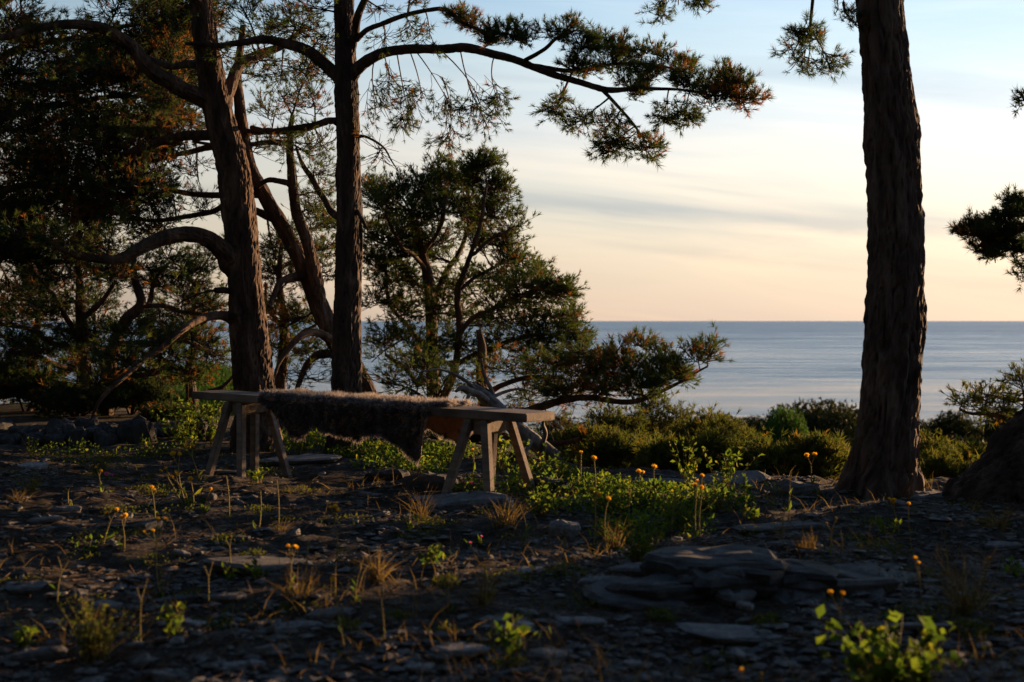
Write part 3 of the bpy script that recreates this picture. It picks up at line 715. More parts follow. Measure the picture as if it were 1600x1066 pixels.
cl(T, [(1325, 15, Y, 22, 14), (1345, 45, Y - .05, 6, 6, dict(nsub=2, ntw=3))], nsub=6, ntw=4, rd=.1, droop=.3, sl=.5, twl=.10)
cl(T, [(1060, -2, Y + .4, 34, 14), (1030, 22, Y + .4, 16, 12), (1095, 8, Y + .4, 16, 9)], nsub=7, ntw=5, rd=.12, droop=.3, sl=.55, twl=.10)
T.finish(brown=.22, K=22, wd=.0032, nl=.045)

# --- leaning trunk at the right edge
Y = 7.9
T = Tree('pine_tree', 'massive pine trunk leaning out of the frame at the right edge', P(1575, 800, Y), bark='bark', needle='needle_dark')
T.trunk([(1505, 890, Y, 84), (1552, 815, Y, 78), (1580, 775, Y, 70), (1622, 715, Y, 60), (1680, 625, Y, 54), (1740, 520, Y, 50), (1800, 380, Y, 45), (1835, 180, Y + .3, 40), (1850, -60, Y + .6, 34), (1850, -400, Y + .8, 18)], sides=90, amp=.085, flare=.35, ds=.014, vs=.9)
T.branch([(1820, 290, Y + .2, 14), (1740, 320, Y + .4, 11), (1670, 345, Y + .5, 8), (1600, 360, Y + .6, 5), (1540, 370, Y + .7, 3)])
T.branch([(1840, 120, Y + .4, 13), (1740, 130, Y + .6, 9), (1650, 150, Y + .7, 5), (1600, 158, Y + .7, 3)])
T.branch([(1815, 330, Y + .2, 10), (1720, 400, Y + .4, 7), (1620, 405, Y + .5, 3)])
cl(T, [(1515, 366, Y + .7, 24, 8), (1545, 350, Y + .7, 30, 9), (1575, 338, Y + .6, 30, 10), (1530, 384, Y + .7, 34, 8), (1570, 376, Y + .6, 36, 10), (1605, 360, Y + .6, 36, 14), (1600, 330, Y + .8, 28, 10), (1590, 392, Y + .6, 30, 9), (1555, 398, Y + .6, 22, 8), (1610, 420, Y + .5, 24, 16), (1550, 366, Y + .5, 34, 8), (1585, 318, Y + .7, 18, 6)], nsub=9, ntw=7, rd=.2, sl=.55, twl=.08, flat=.25)
cl(T, [(1605, 158, Y + .7, 24, 14)], nsub=6, ntw=5, rd=.1, sl=.5, twl=.09)
for q in range(7):
    a = q * 1.15; y0 = 250 - q * 110
    T.branch([(1838, y0, Y + .4, 12), (1838 + (150 + 90 * (math.cos(a) > 0)) * math.cos(a), y0 - 40, Y + .4 + 1.4 * math.sin(a), 8), (1838 + (190 + 250 * (math.cos(a) > 0)) * math.cos(a), y0 - 20, Y + .4 + 2.6 * math.sin(a), 3)])
    if q > 1: cl(T, [(1838 + (170 + 160 * (math.cos(a) > 0)) * math.cos(a), y0 - 30, Y + 2. * math.sin(a), 130 if math.cos(a) > 0 else 60, 75), (1838 + (180 + 280 * (math.cos(a) > 0)) * math.cos(a), y0 - 20, Y + 3. * math.sin(a), 140 if math.cos(a) > 0 else 60, 75)], nsub=10, ntw=8, sl=1.3)
T.finish(brown=.06, K=20, nl=.045)

# --- bushy pine in the middle distance
Y = 15.5
T = Tree('pine_tree', 'rounded bushy green pine with many stems right of the straight trunk', P(690, 690, Y), bark='bark_red', far=1.25)
T.trunk([(690, 712, Y, 13), (680, 640, Y, 12), (676, 570, Y, 10), (674, 500, Y, 9), (668, 430, Y, 8), (655, 380, Y, 6), (640, 330, Y, 4)], sides=24, amp=.06, ds=.05)
for pth in ([(685, 640, Y, 9), (708, 585, Y - .3, 8), (718, 520, Y - .4, 7), (714, 460, Y - .4, 7), (735, 400, Y - .5, 5), (752, 340, Y - .6, 4), (760, 290, Y - .6, 2.5)],
            [(674, 500, Y, 6), (690, 440, Y + .3, 6), (722, 385, Y + .5, 5), (735, 330, Y + .6, 3.5), (725, 285, Y + .6, 2)],
            [(676, 560, Y, 6), (640, 520, Y + .2, 5), (612, 470, Y + .3, 4), (600, 400, Y + .4, 3)],
            [(716, 520, Y - .4, 6), (750, 490, Y - .8, 5), (800, 470, Y - 1.1, 4), (850, 455, Y - 1.3, 3)],
            [(712, 570, Y - .3, 6), (770, 545, Y - .2, 5), (830, 530, Y - .2, 4), (885, 520, Y - .2, 2)],
            [(660, 400, Y, 4), (690, 350, Y - .6, 4), (700, 300, Y - .7, 2.5)],
            [(735, 400, Y - .5, 4), (770, 375, Y - .6, 3.5), (805, 350, Y - .6, 2)],
            [(668, 430, Y, 5), (630, 390, Y - .4, 4), (600, 340, Y - .6, 3)],
            [(714, 455, Y - .4, 4), (760, 425, Y - .2, 3.5), (805, 405, Y - .1, 2)],
            [(680, 600, Y, 6), (640, 585, Y - .8, 5), (600, 560, Y - 1.0, 3)]):
    T.branch([(a, b, c, r * .72) for a, b, c, r in pth], sides=12, ds=.06, wob=.07)
cl(T, [(590, 330, Y, 30, 26), (625, 310, Y - .3, 36, 24), (665, 295, Y - .3, 34, 24), (705, 280, Y, 34, 22), (745, 280, Y - .3, 32, 24), (770, 300, Y - .3, 24, 22), (600, 375, Y, 36, 28), (645, 350, Y - .5, 40, 28), (690, 335, Y - .5, 40, 26), (735, 325, Y, 38, 26), (775, 340, Y - .2, 26, 22), (590, 420, Y, 32, 26), (630, 400, Y, 36, 26), (680, 380, Y, 36, 24), (580, 300, Y + .5, 24, 16), (755, 262, Y - .3, 18, 10), (640, 440, Y + .4, 36, 22), (590, 470, Y + .2, 36, 26), (620, 350, Y + .6, 40, 30), (700, 310, Y + .6, 40, 28), (660, 400, Y + .7, 40, 30), (730, 355, Y + .6, 36, 26)], nsub=12, ntw=10, up=.55, side=.5)
cl(T, [(740, 375, Y, 34, 20), (785, 385, Y - .3, 30, 18), (805, 405, Y - .1, 18, 14), (770, 425, Y - .2, 34, 18), (720, 440, Y + .3, 34, 18)], nsub=11, ntw=9, bare=.1, up=.4)
cl(T, [(850, 450, Y - 1.3, 36, 16), (815, 465, Y - 1.2, 36, 18), (870, 465, Y - 1.2, 26, 12), (775, 480, Y - 1, 40, 20), (730, 490, Y, 36, 20), (680, 480, Y - .3, 38, 22), (630, 490, Y, 38, 24), (870, 510, Y - .3, 34, 16), (830, 525, Y - .2, 38, 18), (780, 540, Y - .2, 40, 20), (895, 525, Y - .2, 20, 12), (730, 545, Y - .4, 38, 20), (600, 520, Y - .5, 36, 22), (650, 540, Y - .6, 38, 22), (840, 560, Y - .4, 36, 16), (690, 570, Y - .6, 40, 18)], nsub=11, ntw=9, bare=.1, up=.35, side=.5)
cl(T, [(560, 360, Y + .8, 34, 34), (575, 410, Y + .8, 34, 30), (610, 440, Y + .8, 40, 30), (700, 410, Y + .6, 40, 24), (660, 460, Y + .6, 40, 24), (810, 440, Y - .6, 40, 18), (860, 480, Y - .8, 36, 16), (760, 510, Y - .4, 44, 20), (820, 500, Y - .6, 44, 18), (700, 520, Y + .4, 44, 22), (640, 570, Y, 44, 20), (590, 560, Y, 40, 24), (760, 570, Y - .2, 44, 20), (800, 360, Y - .3, 20, 14), (740, 300, Y + .3, 34, 24), (690, 265, Y, 26, 14), (785, 310, Y - .3, 20, 16), (880, 550, Y - .4, 36, 14)], nsub=7, ntw=8, up=.4, side=.5, bare=.06)
cl(T, [(820, 420, Y - .3, 22, 12), (840, 435, Y - .8, 30, 12), (885, 455, Y - 1.2, 20, 9), (800, 445, Y - .8, 34, 16), (890, 495, Y - .6, 24, 11), (850, 500, Y - .6, 34, 14), (905, 530, Y - .3, 20, 9), (780, 405, Y - .2, 28, 14), (740, 460, Y - .3, 36, 16), (790, 500, Y - .5, 36, 16), (700, 450, Y + .5, 36, 18), (840, 540, Y - .3, 36, 14)], nsub=6, ntw=7, up=.4, side=.5, sl=.8)
T.finish(K=13, wd=.0062, nl=.046, brown=.07)

# --- low spreading pine right of it
Y = 13.0
T = Tree('pine_tree', 'low crooked pine with a flat limb spreading right over the sea', P(768, 700, Y), bark='bark_red', far=1.1)
T.trunk([(770, 712, Y, 13), (763, 660, Y, 11), (755, 620, Y, 9), (752, 580, Y, 8), (754, 545, Y, 6), (748, 515, Y, 4)], sides=24, amp=.06, ds=.04)
for pth in ([(765, 665, Y, 8), (800, 650, Y - .5, 7), (850, 636, Y - .9, 6), (885, 626, Y - 1.1, 5), (930, 622, Y - 1.2, 4.5), (990, 625, Y - 1.2, 4), (1030, 612, Y - 1.2, 3), (1065, 598, Y - 1.2, 2.2), (1105, 575, Y - 1.2, 1.4)],
            [(930, 622, Y - 1.2, 3), (960, 605, Y - 1.0, 2.5), (990, 585, Y - .9, 2), (1015, 555, Y - .8, 1.3)],
            [(756, 615, Y, 5), (790, 600, Y - .3, 4), (830, 590, Y - .4, 3.5), (880, 590, Y - .4, 2.5)],
            [(765, 670, Y, 6), (720, 640, Y - .3, 4), (680, 630, Y - .5, 3), (640, 610, Y - .6, 2)],
            [(870, 632, Y - 1, 4), (900, 600, Y - .8, 3), (925, 570, Y - .7, 2)],
            [(765, 680, Y, 6), (830, 690, Y - .8, 5), (880, 690, Y - 1.2, 4), (910, 680, Y - 1.4, 3)]):
    T.branch(pth, sides=12, ds=.05, wob=.03)
cl(T, [(910, 555, Y - .7, 20, 12), (935, 570, Y - .7, 26, 14), (970, 560, Y - .9, 30, 16), (1005, 545, Y - .8, 22, 10), (1010, 575, Y - .9, 32, 16), (1050, 570, Y - 1.1, 32, 16), (1090, 560, Y - 1.2, 30, 12), (1105, 552, Y - 1.2, 18, 9), (960, 590, Y - 1, 36, 16), (1030, 598, Y - 1.2, 34, 12), (900, 585, Y - .7, 34, 16), (985, 615, Y - 1.2, 30, 10)], nsub=8, ntw=7, up=.5, sl=.8, rd=.3)
cl(T, [(850, 580, Y - .4, 40, 18), (800, 575, Y - .3, 40, 20), (860, 605, Y - .7, 40, 16), (820, 615, Y - .5, 40, 18), (930, 605, Y - 1, 36, 16), (640, 600, Y - .6, 40, 18), (690, 605, Y - .5, 40, 18), (600, 600, Y - .6, 34, 16), (740, 600, Y - .2, 36, 18), (890, 625, Y - 1.1, 30, 10), (660, 570, Y - .3, 36, 16)], nsub=8, ntw=7, bare=.15)
cl(T, [(940, 612, Y - 1.2, 34, 10), (1000, 605, Y - 1.2, 34, 12), (1060, 590, Y - 1.2, 28, 10), (975, 575, Y - 1, 34, 14), (925, 590, Y - 1, 30, 14), (1035, 580, Y - 1.1, 30, 12), (870, 570, Y - .5, 36, 16), (880, 615, Y - 1, 34, 12)], nsub=9, ntw=8, up=.4, sl=.7, rd=.3)
cl(T, [(720, 660, Y - .4, 40, 16), (800, 640, Y - .5, 40, 18), (860, 660, Y - .9, 36, 14)], nsub=8, ntw=6, bare=.55)
T.finish(K=17, wd=.005, brown=.17)

# --- dense dark pine at the left edge
Y = 13.2
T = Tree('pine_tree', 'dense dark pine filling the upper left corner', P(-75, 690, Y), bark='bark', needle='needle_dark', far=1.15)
T.trunk([(-75, 710, Y, 34), (-70, 500, Y, 30), (-66, 300, Y, 26), (-60, 100, Y, 22), (-60, -200, Y, 15), (-60, -450, Y, 6)], sides=40, amp=.07, ds=.05)
for pth in ([(-66, 330, Y, 9), (0, 300, Y - .4, 6), (80, 290, Y - .6, 4), (170, 300, Y - .7, 3), (240, 320, Y - .8, 2)],
            [(-64, 220, Y, 9), (20, 180, Y - .3, 6), (110, 160, Y - .4, 4), (200, 150, Y - .5, 3), (260, 150, Y - .5, 2)],
            [(-62, 140, Y, 9), (20, 80, Y + .3, 6), (120, 60, Y + .4, 4), (220, 40, Y + .4, 3), (300, 40, Y + .4, 2)],
            [(-68, 420, Y, 8), (20, 400, Y - .2, 5), (100, 410, Y - .3, 3), (180, 430, Y - .4, 2)],
            [(-62, 40, Y, 11), (60, -30, Y, 8), (200, -60, Y, 5), (330, -40, Y, 3)]):
    T.branch(pth, sides=14, ds=.06)
cl(T, [(20, 130, Y, 60, 40), (90, 140, Y - .3, 60, 38), (160, 140, Y - .4, 60, 36), (60, 210, Y - .4, 65, 42), (140, 200, Y - .5, 60, 40), (20, 280, Y - .4, 65, 42), (100, 270, Y - .6, 65, 42), (170, 260, Y - .6, 60, 40), (40, 350, Y - .3, 60, 40), (120, 340, Y - .6, 60, 40), (0, 200, Y, 60, 45), (0, 400, Y - .2, 55, 35), (60, 400, Y - .2, 60, 30), (230, 130, Y - .4, 50, 36), (280, 110, Y, 45, 32), (230, 80, Y + .3, 55, 30), (290, 50, Y + .4, 45, 34), (250, 10, Y, 50, 34), (190, 80, Y + .3, 50, 30), (270, 170, Y - .3, 40, 36), (310, 20, Y + .4, 45, 28), (240, 230, Y - .6, 40, 34), (30, 60, Y + .2, 50, 22, dict(bare=.4)), (230, 300, Y - .8, 40, 30), (140, 95, Y + .3, 50, 24)], nsub=18, ntw=12, rd=.55, sl=1.15, side=.7)
cl(T, [(150, 330, Y - .9, 36, 34), (185, 285, Y - .9, 34, 34), (120, 375, Y - .9, 32, 26), (235, 215, Y - .8, 34, 28), (90, 215, Y - .8, 30, 26), (40, 40, Y - .4, 40, 18), (265, 190, Y - .7, 30, 22)], nsub=11, ntw=9, droop=.8, dead=.8, rd=.25)
cl(T, [(30, 160, Y + .5, 70, 40), (120, 200, Y + .5, 70, 45), (60, 260, Y + .5, 70, 45), (200, 210, Y + .4, 60, 40), (150, 300, Y + .4, 65, 40), (60, 330, Y + .4, 70, 40), (-10, 340, Y + .3, 60, 45), (250, 60, Y + .6, 60, 36), (200, 120, Y + .5, 60, 34), (290, 130, Y + .5, 40, 34)], nsub=16, ntw=12, rd=.5, sl=1.2, side=.7)
cl(T, [(170, 420, Y - .4, 45, 22), (110, 420, Y - .3, 55, 26), (250, 355, Y - .8, 45, 24), (20, 470, Y, 55, 28)], nsub=10, ntw=8)
cl(T, [(60, -60, Y, 120, 50), (200, -80, Y, 110, 50), (-40, -200, Y, 160, 80), (-60, -350, Y, 150, 90)], nsub=12, ntw=8, sl=1.5)
T.finish(K=11, wd=.0075, brown=.16)

# --- pines of the left background
Y = 15.5
def backpine(label, stems, cls, Y, base, far=1.2, brown=.16, needle='needle', bare=.2, **kw):
    T = Tree('pine_tree', label, P(*base), bark='bark_red', far=far, needle=needle)
    for k, s in enumerate(stems):
        if k == 0: T.trunk([(a, b, Y + c, r) for a, b, c, r in s], sides=20, amp=.06, ds=.05)
        else: T.branch([(a, b, Y + c, r) for a, b, c, r in s], sides=12, ds=.06, wob=.06)
    cl(T, [(a, b, Y + c, rx, ry) for a, b, c, rx, ry in cls], bare=bare, **kw)
    T.finish(K=11, wd=.0068, brown=brown)
backpine('crooked thin pine in the left background, its stem bending right at mid height',
         [[(165, 690, 0, 14), (166, 640, 0, 12), (170, 580, 0, 11), (180, 535, 0, 10), (197, 500, 0, 9), (220, 474, 0, 7), (213, 445, 0, 6), (208, 420, 0, 4), (215, 380, 0, 2.5)],
          [(200, 497, 0, 5), (235, 470, .2, 4), (240, 440, .3, 3), (265, 410, .4, 2)],
          [(180, 535, 0, 5), (230, 540, -.4, 4), (290, 535, -.6, 3), (330, 545, -.7, 2)],
          [(172, 570, 0, 5), (220, 590, -.3, 4), (280, 575, -.5, 3), (320, 580, -.6, 2)],
          [(218, 476, 0, 4), (270, 480, .2, 3), (320, 500, .4, 2)],
          [(175, 560, 0, 5), (130, 530, .3, 4), (90, 510, .4, 3)]],
         [(220, 420, 0, 40, 18), (265, 405, .3, 38, 16), (300, 425, .3, 36, 16), (190, 440, 0, 36, 16), (290, 455, .3, 38, 16), (250, 450, .3, 36, 16), (320, 480, .4, 30, 16), (250, 510, .1, 40, 16), (310, 535, -.5, 38, 16), (270, 550, -.5, 40, 16), (330, 560, -.6, 30, 14), (230, 580, -.3, 40, 14), (300, 590, -.5, 36, 14), (200, 520, 0, 34, 16), (250, 380, .3, 36, 14)],
         Y, (165, 690, Y), nsub=11, ntw=9, bare=.22, side=.5)
backpine('straight thin pine in the left background beside the crooked one',
         [[(133, 690, .6, 13), (132, 600, .6, 11), (129, 540, .6, 10), (126, 480, .6, 8), (124, 430, .6, 5), (120, 380, .6, 3)],
          [(129, 530, .6, 5), (100, 490, .3, 4), (75, 450, .2, 3)], [(127, 500, .6, 5), (160, 470, .3, 4), (180, 440, .2, 2.5)],
          [(132, 580, .6, 5), (70, 560, .2, 4), (10, 550, 0, 3)], [(132, 600, .6, 5), (60, 610, .2, 4), (0, 600, 0, 3)], [(130, 550, .6, 5), (60, 520, .6, 4), (-10, 500, .6, 3)]],
         [(120, 400, .6, 44, 18), (80, 430, .2, 44, 18), (160, 430, .3, 40, 16), (40, 450, .2, 44, 18), (20, 500, .4, 44, 18), (70, 490, .4, 44, 18), (120, 470, .5, 40, 18), (20, 545, 0, 44, 18), (70, 550, .1, 44, 16), (10, 600, 0, 44, 18), (70, 600, .1, 44, 18), (110, 530, .4, 40, 16), (-30, 520, .4, 44, 24), (-20, 580, 0, 44, 24), (150, 520, .4, 36, 16), (40, 420, .3, 40, 16)],
         Y, (133, 690, Y + .6), nsub=12, ntw=9, bare=.15, side=.5)
backpine('slender background pine glimpsed between the leaning and the straight trunk',
         [[(440, 690, 1, 10), (438, 600, 1, 9), (445, 520, 1, 7), (436, 440, 1, 5), (440, 380, 1, 3)],
          [(442, 560, 1, 4), (470, 520, .8, 3), (500, 500, .8, 2)], [(444, 520, 1, 4), (420, 480, 1.2, 3), (415, 440, 1.2, 2)]],
         [(440, 380, 1, 34, 26), (425, 430, 1, 26, 24), (465, 440, 1, 30, 24), (440, 490, 1, 34, 22), (490, 500, .8, 28, 18), (430, 540, 1, 30, 18), (480, 545, .8, 30, 16), (500, 400, 1, 30, 24), (510, 350, 1, 24, 24)],
         Y, (440, 690, Y + 1), nsub=12, ntw=9, bare=.12, side=.5)
backpine('dark thicket pine low in the left background, wider than tall',
         [[(60, 690, 1.6, 12), (62, 620, 1.6, 10), (50, 560, 1.6, 8), (60, 500, 1.6, 5)],
          [(60, 600, 1.6, 5), (130, 570, 1.4, 4), (200, 560, 1.2, 3)], [(55, 560, 1.6, 5), (0, 530, 1.4, 3), (-40, 520, 1.4, 2)]],
         [(20, 480, 1.6, 50, 26), (80, 500, 1.6, 50, 26), (140, 540, 1.4, 50, 24), (200, 560, 1.2, 46, 22), (40, 550, 1.5, 50, 26), (100, 580, 1.4, 50, 24), (170, 600, 1.3, 46, 22), (10, 610, 1.5, 50, 26), (240, 590, 1.2, 40, 20), (70, 450, 1.6, 46, 24), (150, 470, 1.5, 46, 22), (-30, 500, 1.5, 46, 30)],
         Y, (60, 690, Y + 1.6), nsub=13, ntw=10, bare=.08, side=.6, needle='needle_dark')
backpine('dark thicket pine behind the left end of the bench',
         [[(300, 690, 1.2, 10), (302, 640, 1.2, 9), (296, 580, 1.2, 7), (305, 520, 1.2, 4), (300, 450, 1.2, 3)],
          [(300, 620, 1.2, 4), (350, 600, 1, 3), (380, 570, 1, 2)], [(298, 590, 1.2, 4), (250, 560, 1.4, 3)]],
         [(300, 440, 1.2, 44, 22), (330, 480, 1.2, 40, 22), (270, 490, 1.3, 44, 22), (310, 515, 1.2, 44, 16), (255, 530, 1.3, 40, 16), (330, 400, 1.2, 40, 22), (230, 500, 1.2, 40, 20)],
         Y, (300, 690, Y + 1.2), nsub=11, ntw=9, bare=.15, side=.5)
Y = 13.5
backpine('pine bough with sparse needles reaching in from the right edge above the treeline',
         [[(1720, 800, 0, 20), (1715, 720, 0, 18), (1705, 650, 0, 15), (1690, 560, 0, 12), (1700, 450, 0, 8)],
          [(1705, 655, 0, 7), (1650, 662, -.2, 5), (1590, 662, -.3, 4), (1545, 650, -.3, 3), (1500, 635, -.3, 2)], [(1695, 600, 0, 6), (1640, 615, -.2, 4), (1590, 630, -.2, 3), (1540, 625, -.2, 2)]],
         [(1505, 632, -.3, 22, 10), (1540, 625, -.3, 26, 12), (1575, 630, -.3, 28, 14), (1600, 610, -.2, 24, 16), (1560, 645, -.3, 30, 10), (1610, 640, -.2, 30, 16), (1595, 595, -.2, 16, 8)],
         Y, (1720, 800, Y), nsub=7, ntw=6, bare=.1, needle='needle_gold', sl=.8)

# ------------------------------------------------------------------ shrubs along the edge
def shrub(label, px, topy, Y, wpx, needle='needle_gold', K=8, dens=1.0, far=1.1, name='pine_shrub', cat='shrub', group=None, hm=None):
    x = (px - 800) / F * Y
    z0 = hz(x, Y)
    top = P(px, topy, Y)[2]
    h = max(top - z0, .3)
    hv = min(h, 1.3)
    T = Tree(name, label, (x, Y, z0), bark='twig', needle=needle, far=far, cat=cat, group=group)
    base = np.array([x, Y, z0 - .05])
    m = mpp(Y); R = wpx * m
    for k in range(5):
        e = np.array([x + rng.normal() * R * .45, Y + rng.normal() * R * .35, top - hv * (.05 + .35 * rng.random())])
        pth = bez(base, e, 7, rdir() * h * .08)
        T.p3.append((pth, np.linspace(.022, .006, 7))); T.skel.append(pth); T.skr.append(np.linspace(.02, .006, 7))
    n = int(16 * dens)
    for k in range(n):
        ang = rng.random() * 6.283; f = rng.random() ** .6
        cx = x + math.cos(ang) * R * f * .8; cy = Y + math.sin(ang) * R * f * .6
        cz = top - hv * (.03 + .30 * f * f + .40 * rng.random() * rng.random() + .22 * (k / n))
        d = cy
        T.clump(800 + cx / d * F, HOR - (cz - ZC) / d * F, d, wpx * .40, wpx * .24, nsub=9, ntw=7, up=.6, sl=.75, rd=R * .4)
    T.finish(K=K, wd=.009, brown=.06)
G1 = 'golden shrubs below the cliff edge'
for px, ty, Yd, wp, lb in [
        (915, 648, 13.5, 60, 'low golden pine shrub right of the bench end, behind the dead log'),
        (965, 632, 14.5, 66, 'pine shrub under the tip of the low spreading limb'),
        (1035, 618, 16.5, 70, 'tallest golden pine shrub in the row below the cliff edge'),
        (1092, 632, 15.0, 60, 'golden pine shrub second right of the tallest one in the row'),
        (1142, 655, 13.5, 62, 'golden pine shrub left of the bright green tree'),
        (1000, 680, 12.0, 60, 'dark low shrub in front of the tallest golden shrub'),
        (1090, 700, 11.8, 55, 'olive low shrub behind the yellow flower cluster'),
        (1195, 682, 12.5, 62, 'olive low shrub in front of the bright green tree'),
        (1252, 682, 13.5, 62, 'olive low shrub left of the thick right trunk'),
        (1312, 684, 12.8, 58, 'olive low shrub touching the left side of the thick right trunk'),
        (1470, 690, 13.0, 60, 'golden shrub just right of the thick right trunk'),
        (1525, 680, 12.5, 60, 'golden shrub between the two right trunks'),
        (1480, 722, 10.8, 55, 'low golden shrub at the foot of the gap between the right trunks'),
        (965, 690, 10.9, 62, 'low yellow green shrub at the cliff edge, leftmost of the near row'),
        (1045, 712, 10.3, 56, 'low yellow green shrub at the cliff edge, second of the near row'),
        (1122, 698, 10.3, 50, 'low yellow green shrub at the cliff edge, third of the near row'),
        (1200, 722, 9.9, 52, 'low yellow green shrub at the cliff edge, fourth of the near row'),
        (1275, 708, 9.9, 50, 'low yellow green shrub at the cliff edge, beside the thick trunk')]:
    shrub(lb, px, ty, Yd, wp, group=G1)
for px, ty, Yd, wp, lb in [
        (40, 600, 15.8, 70, 'dark juniper bush at the far left behind the stones'),
        (120, 615, 15.2, 65, 'dark juniper bush second from the left behind the stones'),
        (205, 605, 15.6, 65, 'dark juniper bush under the low limb of the leaning pine'),
        (262, 650, 14.8, 50, 'dark juniper bush left of the bench end'),
        (-20, 560, 16.5, 80, 'dark bush cut by the left edge'),
        (480, 640, 14.0, 55, 'dark bush behind the bench between the two trunks'),
        (640, 640, 14.0, 60, 'dark bush behind the sheepskin right of the straight trunk'),
        (730, 655, 13.0, 50, 'dark bush behind the right end of the sheepskin')]:
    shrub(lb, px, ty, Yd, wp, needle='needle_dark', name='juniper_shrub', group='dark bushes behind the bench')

for k, (x_, y_, zt) in enumerate([(3.9, 7.0, .30), (4.6, 8.0, .38), (5.2, 9.0, .46), (6.0, 9.8, .54), (4.2, 9.2, .35), (5.4, 7.4, .46), (6.6, 8.6, .56), (3.6, 5.8, .24)]):  # unseen shrubs, added out of frame to shade the foreground
    shrub('unseen shrub added for shade right of the leaning trunk, number %s from the viewpoint' % ('first', 'second', 'third', 'fourth', 'fifth', 'sixth', 'seventh', 'eighth')[k], 800 + x_ / y_ * F, HOR - (zt - ZC) / y_ * F, y_, 95, group='added shade shrubs right of the leaning trunk', far=1.6, dens=.6)

# ------------------------------------------------------------------ far trees down the slope
def far_mesh(seed, shape, n, ls):
    r_ = np.random.default_rng(seed)
    mb = MB(); tm = MB()
    blobs = []
    for k in range(24):
        a = r_.random() * 6.283; f = r_.random() ** .5; z = r_.random()
        prof = {'round': math.sin(math.pi * min(1, .18 + z * .75)), 'pine': .35 + .75 * math.sin(math.pi * min(1, .25 + z * .7))}[shape]
        blobs.append((math.cos(a) * f * .75 * prof, math.sin(a) * f * .75 * prof, .30 + z * .58, .16 + .14 * r_.random()))
    per = n // 24
    for bx, by, bz, br in blobs:
        d = norm(r_.normal(size=(per, 3))) * (br * (.35 + .7 * r_.random((per, 1)) ** .7)) * np.array([1.25, 1.25, .72])
        p = d + np.array([bx, by, bz])
        q = norm(r_.normal(size=(per, 3))); s = norm(np.cross(q, r_.normal(size=(per, 3))))
        L_ = ls * (.6 + .8 * r_.random((per, 1)))
        v = np.stack([p - q * L_ * .5, p + s * L_ * .45, p + q * L_ * .5], 1).reshape(-1, 3)
        mb.add(v, tris=np.arange(per * 3).reshape(-1, 3), tint=np.repeat(r_.random(per) * .8, 3))
    tubes(tm, [(bez(np.array([0, 0, 0.]), np.array([.05, 0, .7]), 6, np.array([.04, .02, 0])), np.linspace(.035, .015, 6))] +
          [(bez(np.array([.02, 0, .3 + .1 * k]), np.array([bx, by, bz]), 4, np.zeros(3)), np.linspace(.015, .004, 4)) for k, (bx, by, bz, br) in enumerate(blobs[:5])], 6)
    return tm.mesh('trunk'), mb.mesh('crown', smooth=False)
FAR = [far_mesh(3, 'pine', 16800, .042), far_mesh(4, 'pine', 16800, .042), far_mesh(5, 'round', 16800, .042)]
FARG = [far_mesh(6, 'round', 16800, .042), far_mesh(7, 'round', 16800, .042)]
def far_tree(px, topy, Y, h, wid, me, mat, label, group, name):
    top = P(px, topy, Y)
    o = thing(name, label, 'tree', (top[0], Y, top[2] - h * .93), group)
    o.rotation_euler = (0, 0, rng.random() * 6.28); o.scale = (wid, wid, h)
    link('trunk', me[0], M['twig'], o); link('crown', me[1], mat, o)['kind'] = 'stuff'
rows = [(1100, 668, 95), (1135, 662, 120), (1165, 665, 150), (1195, 660, 170), (1255, 655, 150), (1290, 645, 90), (1325, 652, 100), (1300, 642, 85), (1345, 660, 120), (1455, 655, 110), (1490, 668, 130), (1530, 655, 100), (1570, 665, 120), (1610, 660, 110), (1060, 664, 130), (1020, 665, 120), (980, 664, 140), (940, 650, 80), (1180, 690, 70), (1265, 685, 70), (1320, 690, 60), (1460, 700, 60), (1520, 700, 60), (1580, 710, 60), (1100, 700, 60), (1150, 672, 90)]
ORD = 'first second third fourth fifth sixth seventh eighth ninth tenth eleventh twelfth thirteenth fourteenth fifteenth sixteenth seventeenth eighteenth nineteenth twentieth'.split()
rows.sort(); nth = {'front': 0, 'back': 0}
for k, (px, ty, Yd) in enumerate(rows):
    rw = 'front' if Yd < 88 else 'back'; nth[rw] += 1
    far_tree(px, ty, Yd, 7.5 + 2 * rng.random(), 3.4 + 1.4 * rng.random() + Yd * .018, FAR[k % 3], M['needle_far'], 'dark pine crown in the %s row of the distant shore treeline, %s from the left' % (rw, ORD[nth[rw] - 1]), 'distant shore trees', 'shore_pine')
far_tree(1222, 648, 62, 6.5, 1.9, FARG[0], M['leaf_far'], 'bright green broadleaf tree in the distant treeline left of the thick trunk', None, 'broadleaf_tree')
for gk, (px, ty, Yd, wd_) in enumerate([(230, 590, 85, 3.), (265, 582, 90, 3.2), (310, 572, 100, 3.6), (350, 578, 95, 3.2), (395, 590, 90, 3), (285, 602, 70, 3), (335, 600, 70, 3)]):
    far_tree(px, ty, Yd, 8.5, wd_ * 1.15, FARG[int(px) % 2], M['leaf_far'], 'green broadleaf tree far beyond the left end of the bench, %s' % ('leftmost of the back row', 'second of the back row', 'middle of the back row', 'fourth of the back row', 'rightmost of the back row', 'left of the front pair', 'right of the front pair')[gk], 'far green trees on the left', 'broadleaf_tree')

